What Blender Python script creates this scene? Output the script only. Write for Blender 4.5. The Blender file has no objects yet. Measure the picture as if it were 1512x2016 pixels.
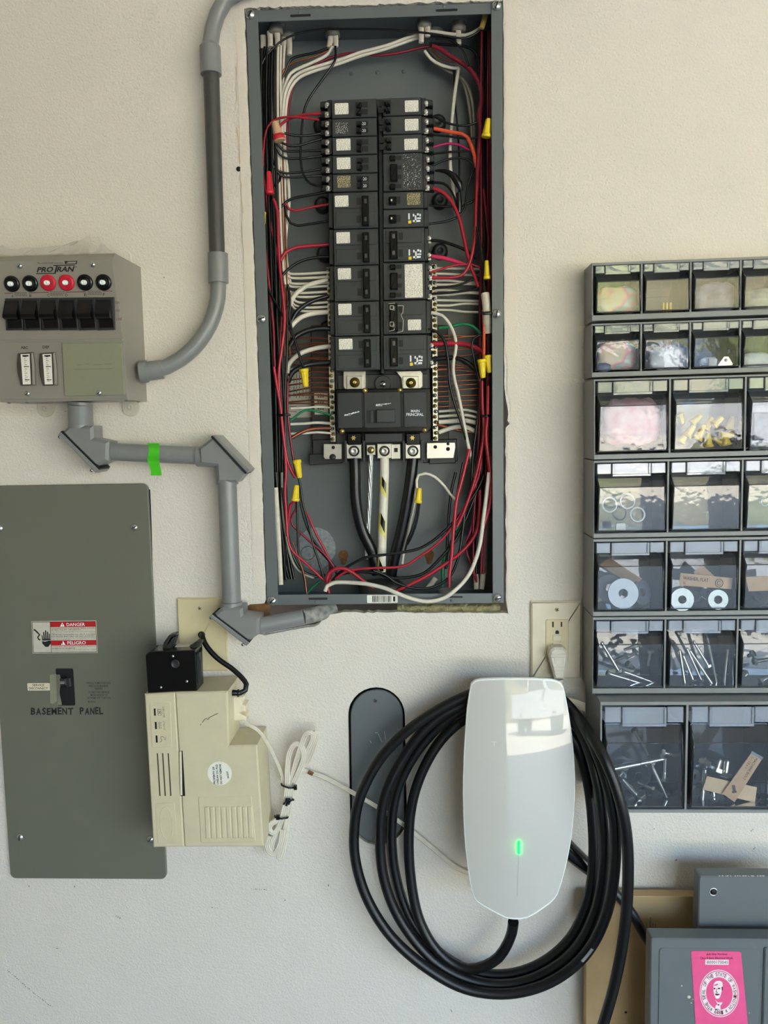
import bpy, bmesh, math, random
from mathutils import Vector as V, Matrix, noise
from mathutils.geometry import tessellate_polygon

SC = bpy.context.scene
COL = SC.collection
# ---------------------------------------------------------------- camera
FPX, CAM = 1600.0, V((0.0, -1.22, 1.40))
YAW, TILT, ROLL = [math.radians(a) for a in (-2.5535, -5.788, -1.0622)]
FWD = V((math.sin(YAW) * math.cos(TILT), math.cos(YAW) * math.cos(TILT), math.sin(TILT)))
_r = V((math.cos(YAW), -math.sin(YAW), 0)); _u = _r.cross(FWD)
RT = _r * math.cos(ROLL) + _u * math.sin(ROLL)
UP = _u * math.cos(ROLL) - _r * math.sin(ROLL)
cd = bpy.data.cameras.new('camera'); cam = bpy.data.objects.new('camera', cd); COL.objects.link(cam)
cd.sensor_fit = 'VERTICAL'; cd.sensor_height = 36.0; cd.sensor_width = 27.0
cd.lens = FPX * 36.0 / 2016.0; cd.clip_start = 0.01; cd.clip_end = 500
cam.matrix_world = Matrix(((RT.x, UP.x, -FWD.x, CAM.x), (RT.y, UP.y, -FWD.y, CAM.y), (RT.z, UP.z, -FWD.z, CAM.z), (0, 0, 0, 1)))
SC.camera = cam
# ---------------------------------------------------------------- sky, sun, exposure
wd = bpy.data.worlds.new('sky'); SC.world = wd; wd.use_nodes = True
nt = wd.node_tree; nt.nodes.clear()
sk = nt.nodes.new('ShaderNodeTexSky'); sk.sky_type = 'NISHITA'; sk.sun_disc = False
sk.sun_elevation = math.radians(44); sk.sun_rotation = math.radians(12); sk.air_density = 1.0; sk.dust_density = 1.2
bg = nt.nodes.new('ShaderNodeBackground'); bg.inputs[1].default_value = 0.165
wo = nt.nodes.new('ShaderNodeOutputWorld'); nt.links.new(sk.outputs[0], bg.inputs[0]); nt.links.new(bg.outputs[0], wo.inputs[0])
sl = bpy.data.lights.new('sun', 'SUN'); sl.energy = 5.6; sl.angle = math.radians(0.6); sl.color = (1.0, 0.96, 0.90)
so = bpy.data.objects.new('sun', sl); COL.objects.link(so)
so.rotation_euler = V((-0.20, -0.72, -0.70)).to_track_quat('-Z', 'Y').to_euler(); so.location = (2, 6, 9)
vs = SC.view_settings; vs.view_transform = 'Standard'; vs.look = 'None'; vs.gamma = 1.0; vs.use_curve_mapping = False
vs.exposure = 3.72
SC.cycles.max_bounces = 10; SC.cycles.diffuse_bounces = 5; SC.cycles.transparent_max_bounces = 16
SC.cycles.sample_clamp_indirect = 6.0; SC.cycles.use_denoising = True

# ---------------------------------------------------------------- helpers
random.seed(4)
def lin(c): c /= 255.0; return c / 12.92 if c <= 0.04045 else ((c + 0.055) / 1.055) ** 2.4
MATS = {}
def mat(name, rgb, rough=0.5, metal=0.0, var=0.06, vs_=90.0, bump=None, coat=0.0, gain=1.15, spec=0.5, emit=None, two=None):
    m = bpy.data.materials.new(name); m.use_nodes = True; t = m.node_tree; b = t.nodes['Principled BSDF']
    c = [min(0.95, lin(x) * gain) for x in rgb]
    b.inputs['Roughness'].default_value = rough; b.inputs['Metallic'].default_value = metal
    b.inputs['Coat Weight'].default_value = coat; b.inputs['Coat Roughness'].default_value = 0.015
    b.inputs['Specular IOR Level'].default_value = spec
    tc = t.nodes.new('ShaderNodeTexCoord'); nz = t.nodes.new('ShaderNodeTexNoise'); nz.inputs['Scale'].default_value = vs_; nz.inputs['Detail'].default_value = 4
    t.links.new(tc.outputs['Object'], nz.inputs['Vector'])
    rp = t.nodes.new('ShaderNodeValToRGB')
    c2 = [min(0.95, lin(x) * gain) for x in two] if two else [x * (1 + var) for x in c]
    c1 = c if two else [x * (1 - var) for x in c]
    rp.color_ramp.elements[0].position = 0.32; rp.color_ramp.elements[1].position = 0.68
    rp.color_ramp.elements[0].color = (*c1, 1); rp.color_ramp.elements[1].color = (*c2, 1)
    t.links.new(nz.outputs['Fac'], rp.inputs[0]); t.links.new(rp.outputs[0], b.inputs['Base Color'])
    if bump:
        n2 = t.nodes.new('ShaderNodeTexNoise'); n2.inputs['Scale'].default_value = bump[0]; n2.inputs['Detail'].default_value = 3
        bp = t.nodes.new('ShaderNodeBump'); bp.inputs['Distance'].default_value = bump[1]; bp.inputs['Strength'].default_value = 1.0
        t.links.new(tc.outputs['Object'], n2.inputs['Vector']); t.links.new(n2.outputs['Fac'], bp.inputs['Height']); t.links.new(bp.outputs[0], b.inputs['Normal'])
    if emit:
        b.inputs['Emission Color'].default_value = (*[lin(x) for x in emit[:3]], 1); b.inputs['Emission Strength'].default_value = emit[3]
    MATS[name] = m; return m
def clear_mat(name, tint, refl=2.0, haze=0.05, hazec=(210, 215, 220), rough=0.03):
    m = bpy.data.materials.new(name); m.use_nodes = True; t = m.node_tree; t.nodes.clear()
    o = t.nodes.new('ShaderNodeOutputMaterial'); tr = t.nodes.new('ShaderNodeBsdfTransparent'); tr.inputs[0].default_value = (*tint, 1)
    gl = t.nodes.new('ShaderNodeBsdfGlossy'); gl.inputs['Roughness'].default_value = rough
    df = t.nodes.new('ShaderNodeBsdfDiffuse'); df.inputs[0].default_value = (*[lin(x) for x in hazec], 1)
    tc = t.nodes.new('ShaderNodeTexCoord'); nz = t.nodes.new('ShaderNodeTexNoise'); nz.inputs['Scale'].default_value = 60
    bp = t.nodes.new('ShaderNodeBump'); bp.inputs['Distance'].default_value = 0.0012; bp.inputs['Strength'].default_value = 0.13
    t.links.new(tc.outputs['Object'], nz.inputs['Vector']); t.links.new(nz.outputs['Fac'], bp.inputs['Height']); t.links.new(bp.outputs[0], gl.inputs['Normal'])
    fr = t.nodes.new('ShaderNodeFresnel'); fr.inputs[0].default_value = 1.5
    mu = t.nodes.new('ShaderNodeMath'); mu.operation = 'MULTIPLY'; mu.use_clamp = True; mu.inputs[1].default_value = refl
    m1 = t.nodes.new('ShaderNodeMixShader'); m1.inputs[0].default_value = haze
    m2 = t.nodes.new('ShaderNodeMixShader')
    t.links.new(fr.outputs[0], mu.inputs[0]); t.links.new(mu.outputs[0], m2.inputs[0])
    t.links.new(tr.outputs[0], m1.inputs[1]); t.links.new(df.outputs[0], m1.inputs[2])
    t.links.new(m1.outputs[0], m2.inputs[1]); t.links.new(gl.outputs[0], m2.inputs[2]); t.links.new(m2.outputs[0], o.inputs[0])
    MATS[name] = m; return m
def print_mat(name, base, ink, scale, thr=0.5, stretch=(1, 1, 1)):
    """flat print: small marks of ink on a paper colour"""
    m = mat(name, base, 0.55); t = m.node_tree; b = t.nodes['Principled BSDF']
    tc = t.nodes.new('ShaderNodeTexCoord'); mp = t.nodes.new('ShaderNodeMapping'); mp.inputs['Scale'].default_value = stretch
    nz = t.nodes.new('ShaderNodeTexNoise'); nz.inputs['Scale'].default_value = scale; nz.inputs['Detail'].default_value = 2
    rp = t.nodes.new('ShaderNodeValToRGB'); rp.color_ramp.elements[0].position = thr - 0.03; rp.color_ramp.elements[1].position = thr + 0.03
    rp.color_ramp.elements[0].color = (*[lin(x) for x in ink], 1); rp.color_ramp.elements[1].color = (*[min(.95, lin(x) * 1.15) for x in base], 1)
    t.links.new(tc.outputs['Object'], mp.inputs[0]); t.links.new(mp.outputs[0], nz.inputs['Vector']); t.links.new(nz.outputs['Fac'], rp.inputs[0]); t.links.new(rp.outputs[0], b.inputs['Base Color'])
    return m

def ray(px, py): return RT * ((px - 756.0) / FPX) - UP * ((py - 1008.0) / FPX) + FWD
class Pl:
    """a real plane in the room; w is the distance out of it"""
    def __init__(s, p, n, roll=0.0):
        s.p, s.n = V(p), V(n).normalized()
        s.v = (V((0, 0, 1)) - s.n * s.n.z).normalized(); s.u = s.v.cross(s.n)
        if roll: s.u, s.v = s.u * math.cos(roll) + s.v * math.sin(roll), s.v * math.cos(roll) - s.u * math.sin(roll)
    def at(s, px, py, w=0.0):
        d = ray(px, py); p0 = s.p + s.n * w
        return CAM + d * ((p0 - CAM).dot(s.n) / d.dot(s.n))
    def uv(s, q): q = q - s.p; return (q.dot(s.u), q.dot(s.v))
    def pt(s, u, v, w=0.0): return s.p + s.u * u + s.v * v + s.n * w
    def uvp(s, px, py, w=0.0): return s.uv(s.at(px, py, w))
    def rect(s, x0, y0, x1, y1, w):
        xm, ym = (x0 + x1) / 2, (y0 + y1) / 2
        return s.uvp(x0, ym, w)[0], s.uvp(xm, y1, w)[1], s.uvp(x1, ym, w)[0], s.uvp(xm, y0, w)[1]
W = Pl((0, 0, 0), (0, -1, 0))
def P(px, py, d=0.0): return W.at(px, py, d)
def area2(p): return sum(p[i][0] * p[(i + 1) % len(p)][1] - p[(i + 1) % len(p)][0] * p[i][1] for i in range(len(p)))
def inset(p, c):
    n = len(p); out = []
    for i in range(n):
        a, b, d = V(p[i - 1]), V(p[i]), V(p[(i + 1) % n])
        e1 = (b - a); e2 = (d - b)
        if e1.length < 1e-9 or e2.length < 1e-9: out.append(tuple(b)); continue
        e1.normalize(); e2.normalize(); n1 = V((-e1.y, e1.x)); n2 = V((-e2.y, e2.x)); k = 1 + n1.dot(n2)
        out.append(tuple(b + (n1 + n2) * (c / max(k, 0.35))))
    return out
def rrect(u0, v0, u1, v1, r, n=4):
    if r <= 0: return [(u0, v0), (u1, v0), (u1, v1), (u0, v1)]
    o = []
    for cx, cy, a0 in ((u1 - r, v0 + r, -90), (u1 - r, v1 - r, 0), (u0 + r, v1 - r, 90), (u0 + r, v0 + r, 180)):
        for k in range(n + 1):
            a = math.radians(a0 + 90.0 * k / n); o.append((cx + r * math.cos(a), cy + r * math.sin(a)))
    return o
def smooth_pts(pts, step=0.006, closed=False):
    pts = [V(p) for p in pts]; n = len(pts)
    if n < 3 and not closed: return pts
    out = []
    for i in range(n if closed else n - 1):
        if closed: p0, p1, p2, p3 = pts[i - 1], pts[i], pts[(i + 1) % n], pts[(i + 2) % n]
        else: p0, p1, p2, p3 = pts[max(i - 1, 0)], pts[i], pts[i + 1], pts[min(i + 2, n - 1)]
        k = max(1, min(14, int((p2 - p1).length / step)))
        for j in range(k):
            t = j / k; t2 = t * t; t3 = t2 * t
            out.append(0.5 * ((2 * p1) + (p2 - p0) * t + (2 * p0 - 5 * p1 + 4 * p2 - p3) * t2 + (3 * p1 - p0 - 3 * p2 + p3) * t3))
    if not closed: out.append(pts[-1])
    return out
class MB:
    def __init__(s): s.v, s.f, s.mi, s.sm, s.m = [], [], [], [], 0
    def mat(s, i): s.m = i; return s
    def add(s, vs, fs, smooth=False):
        o = len(s.v); s.v += [V(q) for q in vs]
        for f in fs: s.f.append([o + i for i in f]); s.mi.append(s.m); s.sm.append(smooth)
        return s
    def rings(s, rs, cap0=True, cap1=True, smooth=False, closed=False):
        n = len(rs[0]); vs = [q for r in rs for q in r]; fs = []
        for k in range(len(rs) - 1 + (1 if closed else 0)):
            a, b = k * n, ((k + 1) % len(rs)) * n
            for i in range(n): j = (i + 1) % n; fs.append((a + i, a + j, b + j, b + i))
        s.add(vs, fs, smooth)
        if cap0: s.add(rs[0], [tuple(range(n))[::-1]])
        if cap1: s.add(rs[-1], [tuple(range(n))])
        return s
    def uvprism(s, pl, uv, wf, wb, c=0.0):
        if area2(uv) < 0: uv = uv[::-1]
        rs = [[pl.pt(u, v, wb) for u, v in uv]]
        if c > 0:
            rs.append([pl.pt(u, v, wf - c) for u, v in uv]); rs.append([pl.pt(u, v, wf) for u, v in inset(uv, c)])
        else: rs.append([pl.pt(u, v, wf) for u, v in uv])
        return s.rings(rs)
    def prism(s, pl, pxs, wf, wb, c=0.0): return s.uvprism(pl, [pl.uvp(x, y, wf) for x, y in pxs], wf, wb, c)
    def rect(s, pl, x0, y0, x1, y1, wf, wb, r=0.0, c=0.0):
        u0, v0, u1, v1 = pl.rect(x0, y0, x1, y1, wf)
        return s.uvprism(pl, rrect(u0, v0, u1, v1, min(r, (u1 - u0) * .49, (v1 - v0) * .49)), wf, wb, c)
    def box(s, x0, x1, y0, y1, z0, z1):
        return s.add([(x0, y0, z0), (x1, y0, z0), (x1, y1, z0), (x0, y1, z0), (x0, y0, z1), (x1, y0, z1), (x1, y1, z1), (x0, y1, z1)],
                     [(0, 3, 2, 1), (4, 5, 6, 7), (0, 1, 5, 4), (1, 2, 6, 5), (2, 3, 7, 6), (3, 0, 4, 7)])
    def frameu(s, axis):
        a = V(axis).normalized(); t = V((0, 0, 1)) if abs(a.z) < 0.9 else V((1, 0, 0)); u = t.cross(a).normalized(); return a, u, a.cross(u)
    def lathe(s, p, axis, prof, n=16, smooth=True, cap0=True, cap1=True):
        a, u, v = s.frameu(axis); p = V(p); rs = []
        for r, h in prof:
            r = max(r, 1e-5); rs.append([p + a * h + (u * math.cos(2 * math.pi * k / n) + v * math.sin(2 * math.pi * k / n)) * r for k in range(n)])
        return s.rings(rs, cap0, cap1, smooth)
    def tube(s, pts, r, n=8, flat=1.0, step=0.006, smooth_in=True, caps=True, flatdir=None):
        q = smooth_pts(pts, step) if smooth_in else [V(p) for p in pts]
        rr = r if callable(r) else (lambda t: r)
        rs = []; nrm = None
        for i in range(len(q)):
            t = (q[min(i + 1, len(q) - 1)] - q[max(i - 1, 0)])
            if t.length < 1e-9: t = V((0, 0, 1))
            t.normalize()
            if flatdir is not None: nrm = flatdir - t * flatdir.dot(t)
            elif nrm is None: nrm = V((0, -1, 0)) - t * (-t.y)
            else: nrm = nrm - t * nrm.dot(t)
            if nrm.length < 1e-6: nrm = t.orthogonal()
            nrm = nrm.normalized(); b = t.cross(nrm); ra = rr(i / max(1, len(q) - 1))
            rs.append([q[i] + (nrm * math.cos(2 * math.pi * k / n) * flat + b * math.sin(2 * math.pi * k / n)) * ra for k in range(n)])
        return s.rings(rs, caps, caps, True)
    def grid(s, fn, nu, nv, smooth=True):
        vs = [fn(i / nu, j / nv) for j in range(nv + 1) for i in range(nu + 1)]; w = nu + 1
        return s.add(vs, [(j * w + i, j * w + i + 1, (j + 1) * w + i + 1, (j + 1) * w + i) for j in range(nv) for i in range(nu)], smooth)
WP = {}
ORD = ['first', 'second', 'third', 'fourth', 'fifth', 'sixth', 'seventh', 'eighth', 'ninth', 'tenth', 'eleventh', 'twelfth', 'thirteenth', 'fourteenth', 'fifteenth', 'sixteenth']
def M_(m): return MATS[m] if isinstance(m, str) else m
def obj(name, mb, mats, parent=None, label=None, cat=None, group=None, kind=None):
    me = bpy.data.meshes.new(name)
    xs = [q.x for q in mb.v]; ys = [q.y for q in mb.v]; zs = [q.z for q in mb.v]
    o0 = V(((min(xs) + max(xs)) / 2, (min(ys) + max(ys)) / 2, (min(zs) + max(zs)) / 2 if parent else min(zs)))
    me.from_pydata([q - o0 for q in mb.v], [], mb.f)
    for m in (mats if isinstance(mats, (list, tuple)) else [mats]): me.materials.append(M_(m))
    me.polygons.foreach_set('material_index', mb.mi); me.polygons.foreach_set('use_smooth', mb.sm); me.update()
    o = bpy.data.objects.new(name, me); COL.objects.link(o); WP[o.name] = o0
    if parent is not None: o.parent = parent; o.location = o0 - WP[parent.name]
    else: o.location = o0
    return tag(o, label, cat, group, kind)
def tag(o, label=None, cat=None, group=None, kind=None):
    for k, x in (('label', label), ('category', cat), ('group', group), ('kind', kind)):
        if x: o[k] = x
    return o
def thing(name, loc, label, cat, group=None):
    o = bpy.data.objects.new(name, None); COL.objects.link(o); o.empty_display_size = 0.05; o.location = loc; WP[o.name] = V(loc)
    return tag(o, label, cat, group)
TXT = {}
def text(s, q, pl, w, m, parent, name='lettering', thick=0.0):
    """real lettering: flat glyph meshes fitted to a box (x0,y0,x1,y1) or to corners TL,TR,BR,BL on plane pl"""
    if len(q) == 4 and not isinstance(q[0], (tuple, list)): q = [(q[0], q[1]), (q[2], q[1]), (q[2], q[3]), (q[0], q[3])]
    if (s, thick) not in TXT:
        c = bpy.data.curves.new('t', 'FONT'); c.body = s; c.resolution_u = 2; c.offset = thick; c.align_x = 'CENTER'
        t = bpy.data.objects.new('t', c); me = bpy.data.meshes.new_from_object(t)
        TXT[(s, thick)] = ([v.co.copy() for v in me.vertices], [list(p.vertices) for p in me.polygons])
        bpy.data.objects.remove(t); bpy.data.meshes.remove(me); bpy.data.curves.remove(c)
    vs, fs = TXT[(s, thick)]
    x0, x1, y0, y1 = min(v.x for v in vs), max(v.x for v in vs), min(v.y for v in vs), max(v.y for v in vs)
    c = [pl.at(x, y, w) for x, y in q]; mb = MB()
    def mp(v):
        a = (v.x - x0) / max(x1 - x0, 1e-6); b = (v.y - y0) / max(y1 - y0, 1e-6)
        return (c[3] * (1 - a) + c[2] * a) * (1 - b) + (c[0] * (1 - a) + c[1] * a) * b
    mb.add([mp(v) for v in vs], fs)
    return obj(name, mb, m, parent)
def bars(rects, pl, w, m, parent, name='print'):
    mb = MB()
    for r in rects: mb.rect(pl, *r, w, w - 0.0002)
    return obj(name, mb, m, parent)
def screw(pl, px, py, w, rpx, parent, m='steel', name='screw', slot=None, h=0.5):
    p = pl.at(px, py, w); r = (pl.at(px + rpx, py, w) - p).length; mb = MB()
    mb.lathe(p, pl.n, [(r, 0), (r, r * .12 * h / .5), (r * .85, r * .4 * h / .5), (r * .5, r * .62 * h / .5), (0, r * .7 * h / .5)], 14, True, True, False)
    if slot is not None:
        mb.mat(1); a = math.radians(slot); top = r * .7 * h / .5
        for ang in ([a] if rpx > 5 else [a, a + math.pi / 2]):
            d = pl.u * math.cos(ang) + pl.v * math.sin(ang); e = pl.n.cross(d)
            mb.rings([[p + pl.n * (top * .6) + d * sx * r * .7 + e * sy * r * .13 for sx, sy in ((-1, -1), (1, -1), (1, 1), (-1, 1))],
                      [p + pl.n * (top * 1.04) + d * sx * r * .62 + e * sy * r * .13 for sx, sy in ((-1, -1), (1, -1), (1, 1), (-1, 1))]])
    return obj(name, mb, [m, 'dark'], parent)
def px_len(n, d=0.0): return n / FPX * (1.22 - d) * 1.03

# ---------------------------------------------------------------- materials
mat('wall_paint', (225, 217, 204), 0.55, var=0.012, vs_=14, bump=(330, 0.0011), gain=1.0)
mat('plaster', (224, 215, 200), 0.6, var=0.02, vs_=40, bump=(420, 0.0005), gain=1.0)
mat('plaster_edge', (205, 196, 178), 0.9, var=0.25, vs_=260, bump=(500, 0.002))
mat('concrete_floor', (128, 122, 112), 0.45, var=0.06, vs_=6)
mat('driveway', (192, 184, 168), 0.9, var=0.06, vs_=3, bump=(60, 0.002))
mat('ceiling_paint', (224, 217, 205), 0.8, var=0.02)
mat('garage_wall', (172, 164, 150), 0.8, var=0.04)
mat('hill_soil', (120, 106, 76), 0.95, two=(74, 84, 52), vs_=0.7)
mat('leaf', (70, 88, 45), 0.8, two=(120, 118, 66), vs_=2.2)
mat('truck_paint', (170, 172, 175), 0.25, coat=.5, var=0.01)
mat('dark_glass', (40, 46, 54), 0.08)
mat('tyre', (28, 28, 29), 0.8)
mat('dark', (16, 16, 17), 0.6)
mat('cavity', (32, 28, 25), 0.9, var=0.3, vs_=40)
mat('enamel', (97, 102, 102), 0.34, var=0.025, vs_=30)
mat('enamel_dark', (82, 87, 89), 0.36, var=0.03, vs_=30)
mat('olive_enamel', (103, 103, 90), 0.42, var=0.02, vs_=20)
mat('switch_enamel', (137, 132, 122), 0.38, var=0.02, vs_=25)
mat('olive_plastic', (132, 132, 110), 0.55, var=0.02)
mat('pvc', (124, 125, 123), 0.32, var=0.04, vs_=50)
mat('pvc_dark', (66, 66, 64), 0.4, var=0.05, vs_=50)
mat('pvc_dirty', (150, 148, 140), 0.7, two=(96, 97, 95), vs_=120)
mat('beige', (198, 188, 156), 0.5, var=0.03, vs_=40, bump=(700, 0.0002))
mat('beige_dark', (170, 160, 130), 0.55, var=0.05)
mat('almond', (206, 192, 152), 0.4, var=0.02)
mat('almond_light', (214, 203, 176), 0.4, var=0.05, vs_=30)
mat('black_plastic', (40, 41, 41), 0.42, var=0.05)
mat('black_panel', (50, 52, 52), 0.45, var=0.06, vs_=60)
mat('gloss_black', (10, 10, 11), 0.22, var=0.03)
mat('coil_black', (7, 7, 8), 0.38, var=0.05)
mat('wire_black', (12, 12, 13), 0.3, var=0.03)
mat('wire_red', (160, 28, 46), 0.32, var=0.05)
mat('wire_crimson', (120, 24, 40), 0.32, var=0.05)
mat('wire_pink', (205, 50, 90), 0.3, var=0.05)
mat('wire_white', (205, 198, 182), 0.38, var=0.04)
mat('wire_grey', (128, 124, 110), 0.4, var=0.05)
mat('wire_orange', (218, 84, 52), 0.35)
mat('wire_magenta', (172, 36, 92), 0.32)
mat('wire_green', (20, 112, 70), 0.35)
mat('copper', (140, 84, 62), 0.3, metal=0.8, var=0.12, vs_=200)
mat('aluminium', (190, 190, 186), 0.3, metal=0.9, var=0.1, vs_=300)
mat('steel', (196, 196, 192), 0.25, metal=0.95, var=0.06, vs_=200)
mat('tin', (200, 196, 184), 0.33, metal=0.8, var=0.06, vs_=120)
mat('galvanised', (152, 158, 158), 0.4, metal=0.6, two=(120, 126, 128), vs_=160)
mat('brass', (186, 164, 96), 0.28, metal=0.9, var=0.08)
mat('rust', (130, 84, 40), 0.85, two=(84, 60, 36), vs_=160)
mat('nut_yellow', (226, 196, 34), 0.42, var=0.04)
mat('nut_red', (196, 40, 54), 0.42, var=0.04)
mat('nut_beige', (196, 160, 122), 0.45)
mat('nm_sheath', (200, 190, 172), 0.5, var=0.12, vs_=120)
mat('nm_yellow', (205, 176, 96), 0.5, var=0.08)
mat('paper', (226, 222, 208), 0.6, var=0.03)
mat('print_ink', (22, 22, 22), 0.6)
mat('grey_ink', (84, 80, 74), 0.6)
mat('white_ink', (225, 228, 232), 0.5)
mat('label_red', (176, 24, 30), 0.5)
mat('maroon_ink', (100, 16, 40), 0.6)
mat('label_grey', (190, 184, 168), 0.5)
print_mat('breaker_label', (226, 222, 208), (120, 115, 106), 900, 0.40, (2.2, 1, 1))
print_mat('worn_label', (178, 164, 122), (52, 50, 44), 900, 0.5, (2.2, 1, 1))
print_mat('print_on_black', (38, 39, 39), (200, 200, 190), 700, 0.42, (2.0, 1, 1))
print_mat('scratched', (44, 46, 46), (190, 190, 180), 420, 0.38, (1, 1, 2))
mat('tape_green', (70, 186, 30), 0.45, var=0.04)
mat('tape_yellow', (205, 196, 90), 0.5)
mat('tape_white', (212, 206, 188), 0.5, var=0.05)
mat('film', (176, 176, 168), 0.25, var=0.1)
mat('button_red', (190, 26, 50), 0.35)
mat('white_gloss', (193, 191, 182), 0.4, var=0.004, coat=0.8, gain=1.0)
mat('white_rim', (226, 228, 222), 0.35, var=0.01)
mat('white_shell', (190, 192, 188), 0.45)
mat('seam_grey', (160, 164, 158), 0.4)
mat('led_green', (30, 230, 90), 0.4, emit=(0, 255, 44, 1.0))
mat('cord_white', (206, 198, 180), 0.45, var=0.06, vs_=80)
mat('plug_white', (202, 196, 180), 0.45)
mat('bin_grey', (124, 126, 124), 0.42, var=0.04, vs_=40)
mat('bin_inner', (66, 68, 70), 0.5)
mat('cardboard', (196, 164, 132), 0.8, var=0.06, vs_=80)
mat('cardboard_light', (216, 190, 154), 0.8, var=0.05, vs_=80)
mat('plywood', (184, 154, 110), 0.7, var=0.10, vs_=14)
mat('bag_pink', (206, 136, 142), 0.35, two=(214, 186, 190), vs_=50)
mat('bag_white', (220, 222, 230), 0.3, two=(170, 178, 196), vs_=50)
mat('bag_purple', (86, 82, 110), 0.35, two=(150, 146, 168), vs_=50)
mat('bag_grey', (176, 174, 166), 0.4, two=(120, 122, 118), vs_=60)
mat('bag_dark', (40, 60, 90), 0.3, two=(120, 140, 170), vs_=40)
mat('ring_white', (232, 236, 232), 0.4)
mat('pink_paper', (222, 80, 130), 0.6, var=0.05, vs_=60)
mat('pink_light', (240, 214, 214), 0.6)
mat('zinc', (128, 136, 142), 0.34, metal=0.85, var=0.1, vs_=140)
mat('washer_dull', (120, 128, 140), 0.35, metal=0.6, var=0.05)
mat('insulation', (138, 130, 94), 0.95, var=0.3, vs_=120, bump=(200, 0.004))
mat('wood_brown', (120, 84, 50), 0.85, var=0.25, vs_=60)
clear_mat('clear_plastic', (0.93, 0.95, 0.97), 1.6, 0.04)
clear_mat('clear_edge', (0.30, 0.31, 0.33), 1.6, 0.10, (70, 72, 76))
clear_mat('label_holder', (0.85, 0.88, 0.92), 1.7, 0.30, (215, 220, 226))
clear_mat('clear_film', (0.92, 0.92, 0.9), 2.0, 0.28, (225, 222, 214), 0.15)
def rainbow():
    m = bpy.data.materials.new('iridescent'); m.use_nodes = True; t = m.node_tree; b = t.nodes['Principled BSDF']; b.inputs['Roughness'].default_value = 0.25
    tc = t.nodes.new('ShaderNodeTexCoord'); nz = t.nodes.new('ShaderNodeTexNoise'); nz.inputs['Scale'].default_value = 30; nz.inputs['Detail'].default_value = 1
    rp = t.nodes.new('ShaderNodeValToRGB'); e = rp.color_ramp.elements
    e[0].position = 0.3; e[0].color = (.75, .72, .7, 1); e[1].position = 0.72; e[1].color = (.75, .75, .78, 1)
    for p, c in ((0.45, (.8, .62, .42, 1)), (0.52, (.75, .3, .4, 1)), (0.57, (.3, .7, .6, 1)), (0.62, (.3, .35, .8, 1))): x = e.new(p); x.color = c
    t.links.new(tc.outputs['Object'], nz.inputs['Vector']); t.links.new(nz.outputs['Fac'], rp.inputs[0]); t.links.new(rp.outputs[0], b.inputs['Base Color'])
    MATS['iridescent'] = m
rainbow()

# ================================================================ THE ROOM
def jit(a, b, n, amp, seed):
    r = random.Random(seed); o = []
    for i in range(n):
        t = i / n; o.append((a[0] + (b[0] - a[0]) * t + r.uniform(-amp, amp), a[1] + (b[1] - a[1]) * t + r.uniform(-amp, amp)))
    return o
HOLE = (jit((482, 16), (740, 9), 34, 2.2, 1) + jit((740, 9), (991, 0), 30, 2.0, 2) + jit((991, 0), (992, 600), 40, 0.8, 3)
        + jit((992, 600), (993, 780), 12, 0.8, 4) + [(996, 786), (999, 800), (1001, 815), (999, 828), (1003, 834), (996, 842)] + jit((995, 850), (997, 1200), 26, 1.0, 5)
        + jit((1000, 1207), (790, 1206), 24, 1.3, 6) + jit((790, 1206), (660, 1206), 14, 1.6, 7)
        + [(648, 1210), (636, 1219), (628, 1229), (618, 1234), (604, 1235), (560, 1243), (520, 1251), (508, 1247), (500, 1214), (486, 1212), (478, 1206), (482, 1196), (492, 1190), (508, 1189), (520, 1188)]
        + jit((524, 1180), (508, 720), 40, 1.0, 8) + jit((508, 720), (485, 120), 56, 1.0, 9) + jit((485, 120), (481, 30), 8, 1.6, 10))
def stadium(x0, y0, x1, y1, n=12, lean=0.0):
    r = (x1 - x0) / 2; cx = (x0 + x1) / 2; o = []
    for k in range(n + 1):
        a = math.pi + math.pi * k / n; o.append((cx + r * math.cos(a), y0 + r + r * math.sin(a)))
    for k in range(n + 1):
        a = math.pi * k / n; o.append((cx + lean + r * math.cos(a), y1 - r + r * math.sin(a)))
    return o
SLOT = stadium(685, 1353, 797, 1664, 14, 4)
def uvs(px, w=0.0): return [W.uvp(x, y, w) for x, y in px]
h1, h2 = uvs(HOLE), uvs(SLOT)
outer = [(-2.2, 0), (6.0, 0), (6.0, 2.6), (-2.2, 2.6)]
loops = [outer, h1, h2]
flat = [q for l in loops for q in l]
tri = tessellate_polygon([[V((a, b, 0)) for a, b in l] for l in loops])
mb = MB()
fs = []
for t in tri:
    a, b, c = [flat[i] for i in t]
    fs.append(tuple(t) if (b[0] - a[0]) * (c[1] - a[1]) - (b[1] - a[1]) * (c[0] - a[0]) > 0 else (t[0], t[2], t[1]))
mb.add([W.pt(a, b) for a, b in flat], fs)
mb.mat(1)
for h in (h1, h2):
    hh = h if area2(h) > 0 else h[::-1]
    mb.rings([[W.pt(a, b, 0) for a, b in hh], [W.pt(a, b, -0.016) for a, b in hh]], False, False)
wall = obj('wall_back', mb, ['wall_paint', 'plaster_edge'], kind='structure')
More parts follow.
